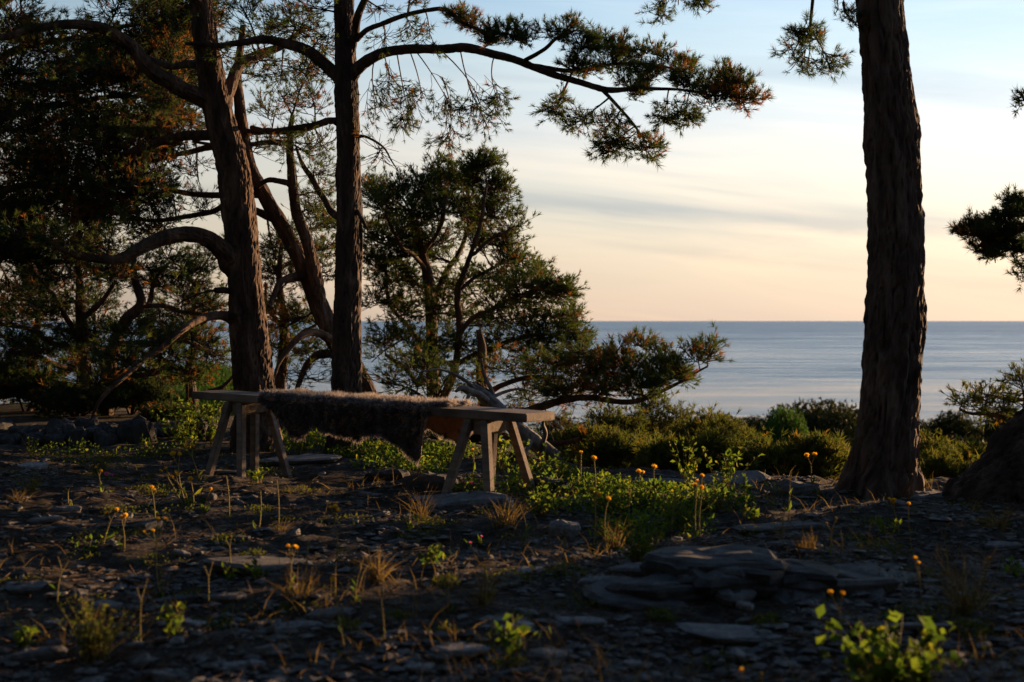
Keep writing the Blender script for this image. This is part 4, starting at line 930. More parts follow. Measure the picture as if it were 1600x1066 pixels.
#--PART2--
# ------------------------------------------------------------------ unseen pines added behind the photographer to block skylight and darken the scene
for k, (x, y, lb) in enumerate([(-8.5, -3.0, 'first from the left'), (-5.2, -4.2, 'second from the left'), (-1.8, -4.8, 'third from the left'), (1.8, -4.6, 'fourth from the left'), (5.0, -3.6, 'fifth from the left'), (-9.5, 3.0, 'nearest the left side'), (8.0, -1.0, 'nearest the right side')]):
    T = Tree('pine_tree', 'unseen pine added for shade behind the viewpoint, %s' % lb, (x, y, 0), far=4.0, group='added shade pines behind the viewpoint')
    pts = np.array([(x, y, -.1), (x + .1, y, 2.), (x, y + .1, 4.5), (x + .1, y, 8)]); rd_ = np.array([.2, .17, .14, .05])
    barked(T.tr, pts, rd_, 20, .1, .07); T.skel.append(catmull(pts, 30)); T.skr.append(np.full(30, .08))
    for q in range(46):
        a = rng.random() * 6.283; rr = .5 + 2.2 * rng.random(); z = .7 + 7.4 * rng.random()
        if y > -2: rr *= .8
        c = np.array([x + math.cos(a) * rr, y + math.sin(a) * rr, z])
        A, ra = T.near(c); T.p3.append((bez(A, c, 6, np.array([0, 0, .2])), np.linspace(.04, .012, 6)))
        n = 60; p_ = c + rng.normal(size=(n, 3)) * np.array([.55, .55, .30])
        T.tp += list(p_); T.td += list(norm(p_ - c + np.array([0, 0, .2])))
    T.finish(K=6, wd=.028, brown=.1)

# ------------------------------------------------------------------ bench
def boxmesh(cs, bev=.004, seg=2):
    """plank from 8 corners (bottom 4, top 4) with softened edges"""
    import bmesh
    bm = bmesh.new()
    v = [bm.verts.new(c) for c in cs]
    for f in ((3, 2, 1, 0), (4, 5, 6, 7), (0, 1, 5, 4), (1, 2, 6, 5), (2, 3, 7, 6), (3, 0, 4, 7)): bm.faces.new([v[i] for i in f])
    bmesh.ops.recalc_face_normals(bm, faces=bm.faces)
    bmesh.ops.bevel(bm, geom=list(bm.edges), offset=bev, segments=seg, affect='EDGES')
    me = bpy.data.meshes.new('plank'); bm.to_mesh(me); bm.free()
    return me
S0 = np.array([-2.165, 9.60, .522]); S1 = np.array([.080, 7.95, .478])
BL = float(np.linalg.norm((S1 - S0)[:2])); bd_ = (S1 - S0) / BL; pd_ = np.array([.592, .806, 0.])
W_, TH = .285, .05
bench = thing('wooden_bench', 'long weathered plank bench on two splayed trestles with sheepskin on it', 'bench', (S0 + S1) / 2 + pd_ * .14 - np.array([0, 0, .5]))
bo = np.array(bench.location)
brot = math.atan2(bd_[1], bd_[0])
bench.rotation_euler = (0, 0, brot)
cB, sB = math.cos(-brot), math.sin(-brot)
def loc(p):
    d = np.asarray(p, float) - bo
    return (cB * d[0] - sB * d[1], sB * d[0] + cB * d[1], d[2])
def bpt(s, v, h): return S0 + bd_ * s + pd_ * v + np.array([0, 0, h])
def plank8(s0, s1, v0, v1, h0, h1):
    return [loc(bpt(s0, v0, h0)), loc(bpt(s1, v0, h0)), loc(bpt(s1, v1, h0)), loc(bpt(s0, v1, h0)), loc(bpt(s0, v0, h1)), loc(bpt(s1, v0, h1)), loc(bpt(s1, v1, h1)), loc(bpt(s0, v1, h1))]
link('seat', boxmesh(plank8(0, BL, 0, W_, -TH, 0), .006), M['wood'], bench)
for sc_ in (.40, 2.42):
    link('trestle_beam', boxmesh(plank8(sc_ - .035, sc_ + .035, .03, W_ - .03, -TH - .092, -TH - .002), .004), M['wood'], bench)
    for sv_ in (-1, 1):
        link('cleat', boxmesh(plank8(sc_ + sv_ * .062 - .011, sc_ + sv_ * .062 + .011, .035, W_ - .035, -TH - .075, -TH - .003), .003), M['wood'], bench)
        for ss in (-1, 1):
            t_ = bpt(sc_ + ss * .058, W_ / 2 + sv_ * .115, -TH - .004)
            f_ = bpt(sc_ + ss * .165, W_ / 2 + sv_ * .215, 0)
            f_[2] = hz(f_[0], f_[1]) - .03
            hw, hd = .034, .022
            cs = []
            for c_ in (f_, t_):
                for a_, b_ in ((-1, -1), (1, -1), (1, 1), (-1, 1)):
                    cs.append(loc(c_ + bd_ * hw * a_ * np.array([1, 1, 0]) * .75 + pd_ * hd * b_))
            link('leg', boxmesh(cs, .004), M['wood'], bench)

# ------------------------------------------------------------------ sheepskin
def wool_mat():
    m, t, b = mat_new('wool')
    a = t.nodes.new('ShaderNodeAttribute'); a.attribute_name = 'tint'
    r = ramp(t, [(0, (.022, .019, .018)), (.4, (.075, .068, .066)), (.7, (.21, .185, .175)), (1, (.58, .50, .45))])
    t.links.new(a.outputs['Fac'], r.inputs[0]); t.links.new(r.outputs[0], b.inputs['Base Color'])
    b.inputs['Roughness'].default_value = .75; b.inputs['Specular IOR Level'].default_value = .2
    tr = t.nodes.new('ShaderNodeBsdfTranslucent'); t.links.new(r.outputs[0], tr.inputs[0])
    mx = t.nodes.new('ShaderNodeMixShader'); mx.inputs[0].default_value = .45
    t.links.new(b.outputs[0], mx.inputs[1]); t.links.new(tr.outputs[0], mx.inputs[2]); t.links.new(mx.outputs[0], t.nodes['Material Output'].inputs[0])
    return m
M['wool'] = wool_mat()
def hide_mat():
    m, t, b = mat_new('tanned_hide')
    n = noise(t, 14, 5, .6); r = ramp(t, [(.3, (.26, .15, .09)), (.7, (.44, .28, .18))])
    t.links.new(n.outputs['Fac'], r.inputs[0]); t.links.new(r.outputs[0], b.inputs['Base Color']); b.inputs['Roughness'].default_value = .8
    return m
M['hide'] = hide_mat()
# outline: front hang and back hang (metres below the seat edge) along the bench
FS = [.70, .74, .80, .88, .97, 1.04, 1.09, 1.13, 1.20, 1.30, 1.42, 1.55, 1.66, 1.78, 1.90, 1.97, 2.03, 2.06]
FH = [.03, .055, .075, .14, .225, .245, .235, .165, .155, .180, .205, .215, .165, .185, .245, .290, .315, .285]
BS = [.70, .80, 1.0, 1.3, 1.6, 1.8, 1.95, 2.05, 2.12, 2.16]
BH = [.05, .12, .18, .16, .15, .16, .20, .225, .18, .10]
nu, nv = 110, 60
us = np.linspace(.70, 2.14, nu)
fh = np.interp(us, FS, FH, right=.02) + n2(us, us * 0, 9, 3.1, 2) * .012
fh[us > 2.065] = np.linspace(.06, -.10, int((us > 2.065).sum()))
bh = np.interp(us, BS, BH)
Wv = np.zeros((nu, nv, 3)); Nv = np.zeros((nu, nv, 3))
off = .004; rc = .018
for i, s_ in enumerate(us):
    tot = fh[i] + W_ + bh[i]
    tv = np.linspace(-fh[i], W_ + bh[i], nv)
    # cut the right end so that only a rounded lobe lies on the top
    for j, v_ in enumerate(tv):
        if v_ < 0:
            d_ = -v_; sway = .035 * min(1, d_ / .15) * (math.sin(s_ * 9) * .7 + math.sin(s_ * 17 + 1) * .4) - .015
            pv, h_, n_ = -off - rc * .3 + sway * .6, -d_, (-.96, .28)
            if d_ < .02: n_ = (-.7, .7); h_ = off - d_ * 1.0
        elif v_ > W_:
            d_ = v_ - W_; sway = .04 * min(1, d_ / .12) * math.sin(s_ * 8 + 2)
            pv, h_, n_ = W_ + off + abs(sway), -d_, (.96, .28)
            if d_ < .02: n_ = (.7, .7); h_ = off - d_
        else:
            pv, h_, n_ = v_, off + .004 * math.sin(s_ * 21 + v_ * 14), (0, 1)
        Wv[i, j] = bpt(s_, pv, h_); Nv[i, j] = pd_ * n_[0] + np.array([0, 0, n_[1]])
skin = thing('sheepskin', 'shaggy dark grey brown sheepskin draped over the middle of the bench', 'sheepskin', bpt(1.4, .14, 0))
so = np.array(skin.location)
mb = MB()
ii = (np.arange(nu - 1)[:, None] * nv + np.arange(nv - 1)[None, :]).ravel()
mb.add(Wv.reshape(-1, 3), quads=np.stack([ii, ii + 1, ii + 1 + nv, ii + nv], -1))
hide = link('hide', mb.mesh('hide', so), M['hide'], skin)
sol = hide.modifiers.new('thick', 'SOLIDIFY'); sol.thickness = .003; sol.offset = 0
nw = 56000
ui = rng.random(nw) * (nu - 1.001); vi = rng.random(nw) * (nv - 1.001)
ed = rng.random(nw) < .12
vi = np.where(ed, np.where(rng.random(nw) < .5, rng.random(nw) * .8, nv - 1.001 - rng.random(nw) * .8), vi)
e2 = rng.random(nw) < .08
ui = np.where(e2, np.where(rng.random(nw) < .5, rng.random(nw) * .8, nu - 1.001 - rng.random(nw) * .8), ui)
i0 = ui.astype(int); j0 = vi.astype(int); fu = (ui - i0)[:, None]; fv = (vi - j0)[:, None]
def bil(A): return (A[i0, j0] * (1 - fu) * (1 - fv) + A[i0 + 1, j0] * fu * (1 - fv) + A[i0, j0 + 1] * (1 - fu) * fv + A[i0 + 1, j0 + 1] * fu * fv)
rp = bil(Wv); rn = norm(bil(Nv))
lock = np.stack([perlin(rp * 26 + 3.1), perlin(rp * 26 + 13.7), perlin(rp * 26 + 27.9)], -1)
edge_out = np.zeros((nw, 3)); edge_out[ed & (vi < 2)] = (0, 0, -.9); edge_out[ed & (vi > nv - 3)] = (0, 0, -.9)
edge_out[e2 & (ui < 2)] = -bd_ * .9; edge_out[e2 & (ui > nu - 3)] = bd_ * .9
fd = norm(rn * .85 + lock * 1.1 + rng.normal(size=(nw, 3)) * .28 + edge_out + np.array([0, 0, -.32]) * (np.abs(rn[:, 2:3]) < .6))
fl = .040 * (.55 + .75 * rng.random((nw, 1))) * (1 + .25 * perlin(rp * 12)[:, None])
sdv2 = norm(np.cross(fd, rng.normal(size=(nw, 3)))) * .0016
mid = rp + fd * fl * .55
tip = rp + norm(fd + lock * .6 + np.array([0, 0, -.25])) * fl
v = np.stack([rp - sdv2, rp + sdv2, mid + sdv2 * .8, mid - sdv2 * .8, tip], 1).reshape(-1, 3)
o5 = np.arange(nw)[:, None] * 5
tn = np.clip(.34 + .45 * rng.random(nw) + .35 * perlin(rp * 15) + .28 * (rn[:, 2] > .6) + .25 * (ed | e2), 0, 1)  # top and edge strands coloured paler, painting in sunlit and back-lit fleece
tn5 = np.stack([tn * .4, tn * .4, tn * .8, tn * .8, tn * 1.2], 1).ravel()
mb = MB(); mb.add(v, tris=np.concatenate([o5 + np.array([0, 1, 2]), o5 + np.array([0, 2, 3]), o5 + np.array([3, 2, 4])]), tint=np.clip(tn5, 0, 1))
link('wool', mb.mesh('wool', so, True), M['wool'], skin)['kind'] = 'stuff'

# ------------------------------------------------------------------ dead log behind the bench
lb_ = at(868, 722)
Yl = float(lb_[1])
log = thing('dead_log', 'bleached fallen dead log with broken branch stubs behind the right trestle', 'log', P(868, 718, Yl))
lo_ = np.array(log.location)
mb = MB()
pth = np.array([P(872, 716, Yl), P(845, 698, Yl + .05), P(815, 676, Yl + .1), P(790, 654, Yl + .15), P(768, 632, Yl + .2), P(748, 612, Yl + .3), P(735, 604, Yl + .4)])
barked(mb, pth, np.array([9, 12, 13, 13, 12, 9, 5]) * mpp(Yl), 32, .015, .10, 1.2, 0, 4.4)
link('trunk', mb.mesh('trunk', lo_), M['dead'], log)
for q in ([(845, 700, 0, 4), (852, 678, -.1, 3.4), (848, 662, -.15, 2.6), (853, 650, -.2, 1.2)],
          [(866, 712, 0, 4), (880, 722, -.1, 3), (893, 736, -.2, 1.2)],
          [(768, 632, .2, 5), (752, 618, .1, 5), (735, 612, 0, 6), (722, 606, -.05, 4), (712, 612, -.1, 2)],
          [(775, 640, .2, 4), (768, 610, .3, 3.5), (756, 585, .3, 2.5), (752, 560, .3, 1.5)],
          [(748, 612, .3, 3), (720, 590, .2, 2.4), (690, 578, .1, 1.8), (660, 580, 0, 1)],
          [(790, 654, .1, 3), (810, 640, .2, 2.4), (826, 640, .2, 1.8), (836, 655, .2, 1)],
          [(735, 612, 0, 3), (728, 632, -.1, 2.5), (735, 648, -.15, 1.4)],
          [(830, 690, 0, 3.5), (818, 712, -.2, 2.5), (806, 722, -.25, 1.2)],
          [(760, 625, .2, 3), (790, 612, .35, 2.5), (815, 608, .4, 1.5), (838, 616, .45, .8)]):
    mb = MB(); pp = np.array([P(a, b, Yl + c) for a, b, c, _ in q]); barked(mb, pp, np.array([r for *_, r in q]) * mpp(Yl), 10, .03, .1)
    link('branch', mb.mesh('branch', lo_), M['dead'], log)

# ------------------------------------------------------------------ stones
def icos(sub):
    import bmesh
    bm = bmesh.new(); bmesh.ops.create_icosphere(bm, subdivisions=sub, radius=1)
    v = np.array([x.co[:] for x in bm.verts]); f = np.array([[x.index for x in fa.verts] for fa in bm.faces]); bm.free()
    return v, f
ICO3, ICO4 = icos(3), icos(4)
def stone_mesh(seed, slab=.35, layers=0, hi=False, blocky=.6):
    v, f = ICO4 if hi else ICO3
    r_ = np.random.default_rng(seed)
    p = v.copy()
    # cut by random planes into a broken, facetted block, then roughen
    for k in range(11):
        n = norm(r_.normal(size=3) * np.array([1, 1, .35])); d = .62 + .25 * r_.random()
        h = p @ n; p = p - n[None, :] * np.clip(h - d, 0, None)[:, None] * blocky * 1.45
    p[:, 2] = np.clip(p[:, 2], -.75, .5 + .08 * r_.random()) 
    p = p * np.array([1, .62 + .35 * r_.random(), slab])
    o = r_.random(3) * 40
    nn = fbm(p * np.array([2.2, 2.2, 3]) + o, 4, .55)
    p = p + norm(v) * (nn * .10)[:, None] * np.array([1, 1, slab * 1.4 + .15])
    if layers:
        zz = p[:, 2] / slab; st = np.sin(zz * layers * 3.1 + fbm(p * 1.5 + o, 2) * 1.2)
        inn = np.clip(st, -1, 1) * .055 + fbm(p * np.array([5, 5, 14]) + o, 3) * .05
        p[:, :2] *= (1 + inn)[:, None]
    mb = MB(); mb.add(p, tris=f)
    return mb.mesh('stone', smooth=hi)
def slab_mesh(seed, thick, n=15, top=.8):
    """broken limestone flake: jagged outline cut by straight breaks, stepped edge, uneven top"""
    r_ = np.random.default_rng(seed)
    th = np.sort((np.arange(n) + r_.random(n) * .7) / n * 6.283)
    o = np.stack([np.cos(th), np.sin(th)], -1)
    for k in range(5):
        a = r_.random() * 6.283; nn = np.array([math.cos(a), math.sin(a)]); d = .55 + .3 * r_.random()
        o = o - nn * np.clip(o @ nn - d, 0, None)[:, None]
    o = o * (1 + .05 * r_.normal(size=(n, 1))) * np.array([1, .6 + .35 * r_.random()])
    tilt = r_.normal(size=2) * .12 * thick
    def ring(k, z, jz): return np.column_stack([o * (k + .025 * r_.normal(size=(n, 1))), z + jz * r_.normal(size=n) + o @ tilt])
    R0 = ring(.94, -.55 * thick, .0); R1 = ring(1.02, .10 * thick, .06 * thick); R2 = ring(.90, .42 * thick, .07 * thick); R3 = ring(.55, .50 * thick, .09 * thick)
    v = np.vstack([R0, R1, R2, R3, [[0, 0, .52 * thick]]])
    f = []
    for q in range(3):
        for i in range(n):
            j = (i + 1) % n; f += [(q * n + i, q * n + j, q * n + n + j), (q * n + i, q * n + n + j, q * n + n + i)]
    for i in range(n): f.append((3 * n + i, 3 * n + (i + 1) % n, 4 * n))
    mb = MB(); mb.add(v, tris=f)
    return mb.mesh('stone', smooth=False)
SM = [slab_mesh(40 + k, .26 + .10 * (k % 4), n=11) if k % 4 else stone_mesh(40 + k, .3) for k in range(14)]
SH = [slab_mesh(80 + k, .28 + .06 * (k % 3), n=14) for k in range(6)]
def stone(name, px, py, wpx, me, label, group=None, yaw=None, hs=1.0, tilt=.12, sink=.35, cat='stone'):
    p = at(px, py); s = wpx * mpp(p[1]) * .5 * 1.12
    zs = s * hs
    o = link(name, me, M['stone'], None, (p[0], p[1], p[2] + float(relief(np.array([p[0]]), np.array([p[1]]))[0]) * (.6 if wpx > 60 else 1) + .006 + zs * .06), (rng.normal() * tilt, rng.normal() * tilt, rng.random() * 6.28 if yaw is None else yaw))
    o.scale = (s, s, zs)
    if label.startswith('dark'):
        o.material_slots[0].link = 'OBJECT'; o.material_slots[0].material = M['stone_dark']
    if ('pale' in label or 'light' in label or (group and py > 860 and rng.random() < .2)):
        o.material_slots[0].link = 'OBJECT'; o.material_slots[0].material = M['stone_pale']
    return tag(o, label, cat, group)
big = [
    (400, 890, 190, 'wide flat blue grey limestone slab in the ground left of the foreground', .45, 0.1),
    (450, 985, 95, 'squarish dark slab with sharp corner, lower left foreground', .5, .3),
    (380, 1048, 70, 'pale grey angular stone at the bottom edge, left of centre', .9, .2),
    (50, 1030, 95, 'rounded grey stone in the lower left corner', 1.1, .3),
    (165, 960, 60, 'grey stone behind the heather tuft, lower left', .9, .4),
    (290, 985, 75, 'pale thin stone behind the heather tuft', .6, .1),
    (350, 945, 70, 'tilted grey stone left of the tall yellow flower stalk', .8, .5),
    (510, 965, 80, 'stone directly behind the tall yellow flower stalk', .7, .2),
    (50, 925, 90, 'long thin slab fragment at the left edge', .5, .1),
    (655, 1048, 48, 'small pale rounded stone at the bottom edge of the picture', 1.2, .3),
    (720, 1022, 90, 'long pale flat stone catching skylight at bottom centre', .55, .15),
    (860, 1030, 80, 'pale cracked stone right of the long flat one at bottom centre', .9, .4),
    (770, 975, 55, 'pale flat stone above the long one at bottom centre', .6, 0),
    (815, 992, 40, 'small pale stone between the flat stones at bottom centre', .9, .6),
    (910, 980, 75, 'thin light slab pointing right, bottom centre', .35, .05),
    (828, 892, 50, 'small light stone in the middle of the foreground', .8, .1),
    (885, 835, 60, 'sunlit tan rock in the grass right of the bench', 1.5, .5),
    (865, 768, 75, 'dark rock beside the foot of the right trestle', 1.2, .2),
    (670, 760, 90, 'dark boulder under the hanging tip of the sheepskin', 1.7, .3),
    (600, 752, 70, 'dark low boulder under the middle of the sheepskin', 1.3, .1),
    (720, 788, 160, 'grey rock ledge on which the right trestle stands', .45, .1),
    (350, 742, 120, 'grey rock ledge on which the left trestle stands', .35, .1),
    (470, 722, 130, 'flat pale slab behind the left trestle', .3, .05),
    (580, 775, 40, 'small pale stone between the trestles', .8, .1),
    (1000, 900, 110, 'brown grey flat rock left of the layered boulder', .7, .2),
    (930, 915, 80, 'half buried dark stone in the right middle foreground', .7, .4),
    (1170, 1002, 200, 'long flat slab below the layered boulder', .25, .05),
    (1390, 985, 170, 'tilted flat slab behind the bright leafy plant at lower right', .35, -.25),
    (1400, 905, 70, 'pale angular stone at the right end of the layered boulder', .9, .2),
    (1250, 775, 85, 'blocky rock left of the foot of the thick right trunk', 1.5, .1),
    (1130, 755, 140, 'dark flat rock shelf at the cliff edge, centre right', .35, .05),
    (1030, 758, 110, 'dark flat rock shelf at the cliff edge below the golden shrubs', .35, 0),
    (1220, 830, 130, 'flat grey slab in front of the thick right trunk', .35, .1),
    (1450, 785, 90, 'rubble stone between the two right trunks', .9, .2),
    (70, 820, 55, 'flat light stone in the left middle ground', .5, .1),
    (100, 805, 48, 'light stone above the flat one in the left middle ground', .6, .2),
    (375, 845, 30, 'small upright stone in front of the left trestle', 1.6, .3),
    (50, 735, 50, 'pale pointed stone in front of the stone row at far left', .8, .2),
    (230, 830, 60, 'low dark stone among the yellow flower stalks', .7, .2),
    (1560, 860, 70, 'low stone near the right edge of the picture', .7, .2)]
for k, (px, py, wp, lb, hs, yw) in enumerate(big):
    stone('stone', px, py, wp, SH[k % 6] if wp > 60 else SM[k % 14], lb, hs=hs, yaw=yw, tilt=.06)
# layered boulder, lower right: stacked beds of limestone
bp_ = at(1195, 945)
boulder = thing('layered_boulder', 'large layered dark limestone boulder in the lower right foreground', 'boulder', bp_)
BS_ = [slab_mesh(500 + k, .36, n=13) for k in range(5)]
for k in range(26):
    lay = k // 6; q = k % 6; z = -.005 + .024 * lay + .008 * rng.random()
    sp = (.36, .33, .27, .20, .12)[min(lay, 4)]
    dx = (q / 5 - .5) * 2 * sp + rng.normal() * .04 - .03; dy = .20 + .035 * lay + rng.normal() * .06
    o = link('slab', BS_[k % 5], M['stone_dark'], boulder, (dx, dy, z), (rng.normal() * .06, rng.normal() * .07, rng.random() * 6.28))
    w_ = .15 + .11 * rng.random(); o.scale = (w_ * 1.3, w_, .10 + .07 * rng.random())
WM = [m_.copy() for m_ in SM]
for m_ in WM: m_.materials.clear()
# rows of rough stones on the left: tumbled dry wall
wl = at(150, 690)
wall = thing('dry_stone_wall', 'low tumbled wall of rough grey stones at the left, behind the plants', 'wall', wl)
for k in range(62):
    px = -30 + 380 * (k + rng.random() * .8) / 62 if k < 40 else -20 + 360 * rng.random(); lay = 0 if k < 40 else 1
    p = at(px, 698 - rng.random() * 10 - 4 * lay); s = (12 + 18 * rng.random() * rng.random() + (4 if lay == 0 else 0)) * mpp(p[1]) * 1.2
    o = link('stone', WM[k % 14], M['stone_dark'], wall, tuple(p + np.array([0, rng.random() * .25, s * .25 + lay * .06]) - wl), (rng.normal() * .25, rng.normal() * .25, rng.random() * 6.28)); o.scale = (s, s, s * (1.5 + .8 * rng.random()))
# smaller loose stones
cnt = 0
while cnt < 270:
    py = 712 + 370 * rng.random() ** 1.15; px = -30 + 1660 * rng.random()
    if px > 950 and py < 790: continue
    wp = (11 + 30 * rng.random() ** 2.2) * (.55 + .75 * (py - 700) / 366)
    zx = 'at the left' if px < 480 else 'in the middle' if px < 1000 else 'at the right'
    zy = 'nearest the viewer' if py > 930 else 'in mid distance' if py > 810 else 'back near the bench' if px < 1000 else 'back by the cliff'
    stone('stone', px, py, wp, SM[cnt % 14], 'small loose limestone fragment on the ground %s, %s' % (zx, zy), 'loose stones %s, %s' % (zx, zy), hs=.7 + .7 * rng.random(), tilt=.18)
    cnt += 1
# gravel too small to count
mb = MB()
nv_ = np.array([(1, 0, 0), (.1, 1, .1), (-1, .1, 0), (0, -1, .1), (.1, .1, 1), (0, 0, -1.)]); nf_ = np.array([(0, 1, 4), (1, 2, 4), (2, 3, 4), (3, 0, 4), (1, 0, 5), (2, 1, 5), (3, 2, 5), (0, 3, 5)])
ng = 20000
py = 715 + 400 * rng.random(ng) ** 1.3; px = -60 + 1720 * rng.random(ng)
Yq = F * ZC / (py - HOR); xq = (px - 800) / F * Yq
ok = Yq < np.interp(xq, EX, EY) - .1
cl_ = n2(xq, Yq, 1.1, 8.8, 2) + rng.random(ng) * .6 > .15
xq, Yq = xq[ok & cl_], Yq[ok & cl_]; n = len(xq)
rr = .007 + .030 * rng.random(n) ** 3.2
sc3 = np.stack([rr * (.8 + .6 * rng.random(n)), rr * (.7 + .5 * rng.random(n)), rr * (.15 + .25 * rng.random(n))], -1)
yaw = rng.random(n) * 6.28
pv = nv_[None] * (1 + .25 * rng.normal(size=(n, len(nv_), 1))) * sc3[:, None, :]
cx, sx2 = np.cos(yaw)[:, None], np.sin(yaw)[:, None]
pv = np.stack([pv[..., 0] * cx - pv[..., 1] * sx2, pv[..., 0] * sx2 + pv[..., 1] * cx, pv[..., 2]], -1)
hq = hgt(xq, Yq) + relief(xq, Yq) + .004
pv = pv + np.stack([xq, Yq, hq], -1)[:, None, :]
mb.add(pv.reshape(-1, 3), tris=(nf_[None] + (np.arange(n) * len(nv_))[:, None, None]).reshape(-1, 3))
tag(link('gravel', mb.mesh('gravel', smooth=False), M['stone']), 'grey limestone gravel scattered over the dark soil', 'gravel', kind='stuff')

# fallen twigs, needles and bark flakes too small to count
n = 9000
py = 705 + 420 * rng.random(n) ** 1.3; px = -60 + 1720 * rng.random(n)
Yq = F * ZC / (py - HOR); xq = (px - 800) / F * Yq
ok = Yq < np.interp(xq, EX, EY) + .3
xq, Yq = xq[ok], Yq[ok]; n = len(xq)
ln_ = .012 + .09 * rng.random(n) ** 4; a_ = rng.random(n) * 6.283
c3 = np.stack([xq, Yq, hgt(xq, Yq) + relief(xq, Yq) + .006], -1)
dv = np.stack([np.cos(a_) * ln_, np.sin(a_) * ln_, rng.normal(size=n) * ln_ * .25], -1)
mb = MB(); tubes(mb, [(np.array([c3[i] - dv[i], c3[i] + dv[i]]), np.array([1, .6]) * (.0012 + .02 * ln_[i])) for i in range(n)], 3)
tag(link('pine_litter', mb.mesh('pine_litter', smooth=False), M['litter']), 'brown fallen pine twigs and needles strewn over the ground', 'litter', kind='stuff')

# ------------------------------------------------------------------ grasses and ground cover (uncountable)
def blades(mb, base, h, lean, wd, tint):
    n = len(base)
    d = norm(rng.normal(size=(n, 3)) * np.array([1, 1, 0]) * lean + np.array([0, 0, 1.]))
    h = np.asarray(h)[:, None]
    s = norm(np.cross(d, rng.normal(size=(n, 3)))) * wd
    mid = base + d * h * .55; bendv = norm(d * np.array([2.2, 2.2, 1.])); tip = mid + bendv * h * .5
    v = np.stack([base - s, base + s, mid + s * .7, mid - s * .7, tip], 1).reshape(-1, 3)
    o = np.arange(n)[:, None] * 5
    mb.add(v, tris=np.concatenate([o + np.array([0, 1, 2]), o + np.array([0, 2, 3]), o + np.array([3, 2, 4])]), tint=np.repeat(tint, 5))
n = 7500
py = 705 + 420 * rng.random(n) ** 1.5; px = -60 + 1720 * rng.random(n)
Yq = F * ZC / (py - HOR); xq = (px - 800) / F * Yq
dens = n2(xq, Yq, .9, 12.2, 3) + .35 * (px > 800) - .1
ok = (Yq < np.interp(xq, EX, EY) + .1) & (dens + rng.random(n) * .5 > .35)
xq, Yq = xq[ok], Yq[ok]
mb = MB(); blades(mb, np.stack([xq, Yq, hgt(xq, Yq)], -1), .04 + .10 * rng.random(len(xq)) ** 2, .7, .0016, rng.random(len(xq)))
tag(link('dry_grass', mb.mesh('dry_grass', smooth=False), M['dry']), 'thin dry brown grass scattered between the stones', 'grass', kind='stuff')
def patch(name, label, spots, mat, size, tall, cat='plants', spread=1.0, asp=.55):
    mb = MB()
    for px, py, wpx, n in spots:
        c = at(px, py); R = wpx * mpp(c[1])
        a = rng.random(n) * 6.283; f = np.sqrt(rng.random(n)) * R
        x = c[0] + np.cos(a) * f; y = c[1] + np.sin(a) * f * 1.3
        hh = tall * rng.random(n) * (1 - .6 * (f / R) ** 2)
        leaves(mb, np.stack([x, y, hgt(x, y) + hh], -1), size, spread=spread, asp=asp)
    tag(link(name, mb.mesh(name, smooth=False), M[mat]), label, cat, kind='stuff')
patch('ground_cover', 'green leafy ground cover round the bench and towards the cliff edge', [(570, 712, 60, 900), (640, 716, 70, 1200), (700, 712, 50, 700), (520, 700, 60, 500), (480, 695, 60, 400), (450, 690, 50, 300), (610, 732, 60, 500), (660, 738, 45, 350), (850, 745, 60, 400), (940, 770, 70, 700), (1000, 785, 70, 700), (1060, 790, 70, 600), (920, 800, 60, 400), (830, 770, 50, 350), (760, 775, 50, 250), (430, 705, 60, 350), (250, 715, 70, 300), (120, 715, 60, 250), (1120, 790, 60, 350), (1050, 825, 70, 400), (980, 840, 60, 300)], 'leaf', .030, .12)
patch('moss', 'low dull green cushion plants between the stones', [(px, py, 20 + 35 * rng.random(), 160) for px, py in zip(20 + 1560 * rng.random(110), 715 + 330 * rng.random(110) ** 1.3)], 'needle_gold', .018, .03, asp=.4)

# ------------------------------------------------------------------ single plants
def plant(name, label, px, py, wpx, hpx, nst, nlv, size, mat='leaf', cat='plant', group=None, asp=.6, lean=.35, stemmat='stem', spread=1.0):
    c = at(px, py); m = mpp(c[1]); R = wpx * m * .5; H = hpx * m
    o = thing(name, label, cat, c, group)
    st = MB(); lv = MB(); paths = []
    for k in range(nst):
        a = rng.random() * 6.283; b0 = np.array([math.cos(a), math.sin(a), 0]) * R * .35 * rng.random()
        e = np.array([rng.normal() * R * .5, rng.normal() * R * .5, H * (.55 + .45 * rng.random())])
        p_ = bez(b0, e, 6, rdir() * H * .10); paths.append((p_, np.linspace(.0022, .0009, 6)))
        q = max(2, nlv // nst); t_ = .2 + .8 * rng.random(q); ix = np.minimum((t_ * 5).astype(int), 4)
        pp = p_[ix] + (p_[ix + 1] - p_[ix]) * (t_ * 5 - ix)[:, None]
        leaves(lv, pp, size, updir=(0, 0, .8), spread=spread, asp=asp)
    tubes(st, paths, 3)
    link('stems', st.mesh('stems'), M[stemmat], o); link('leaves', lv.mesh('leaves', smooth=False), M[mat], o)['kind'] = 'stuff'
def tuft(label, px, py, wpx, hpx, n, mat='dry', name='grass_tuft', lean=.45, wd=.0018, group=None):
    c = at(px, py); m = mpp(c[1]); mb = MB()
    a = rng.random(n) * 6.28; f = rng.random(n) * wpx * m * .22
    blades(mb, np.stack([np.cos(a) * f, np.sin(a) * f, np.zeros(n)], -1), hpx * m * (.5 + .6 * rng.random(n)), lean, wd, rng.random(n) * .8)
    tag(link(name, mb.mesh(name, smooth=False), M[mat], None, tuple(c)), label, 'grass tuft', group)
plant('leafy_plant', 'bright yellow green leafy bramble in the lower right corner', 1400, 1078, 280, 105, 54, 420, .034, asp=.75)
plant('leafy_plant', 'small leafy shoot above the bright bramble at lower right', 1388, 985, 50, 40, 5, 22, .03, asp=.6)
plant('leafy_plant', 'dense sunlit green bush right of the tan rock', 1000, 885, 110, 75, 40, 520, .020, asp=.4)
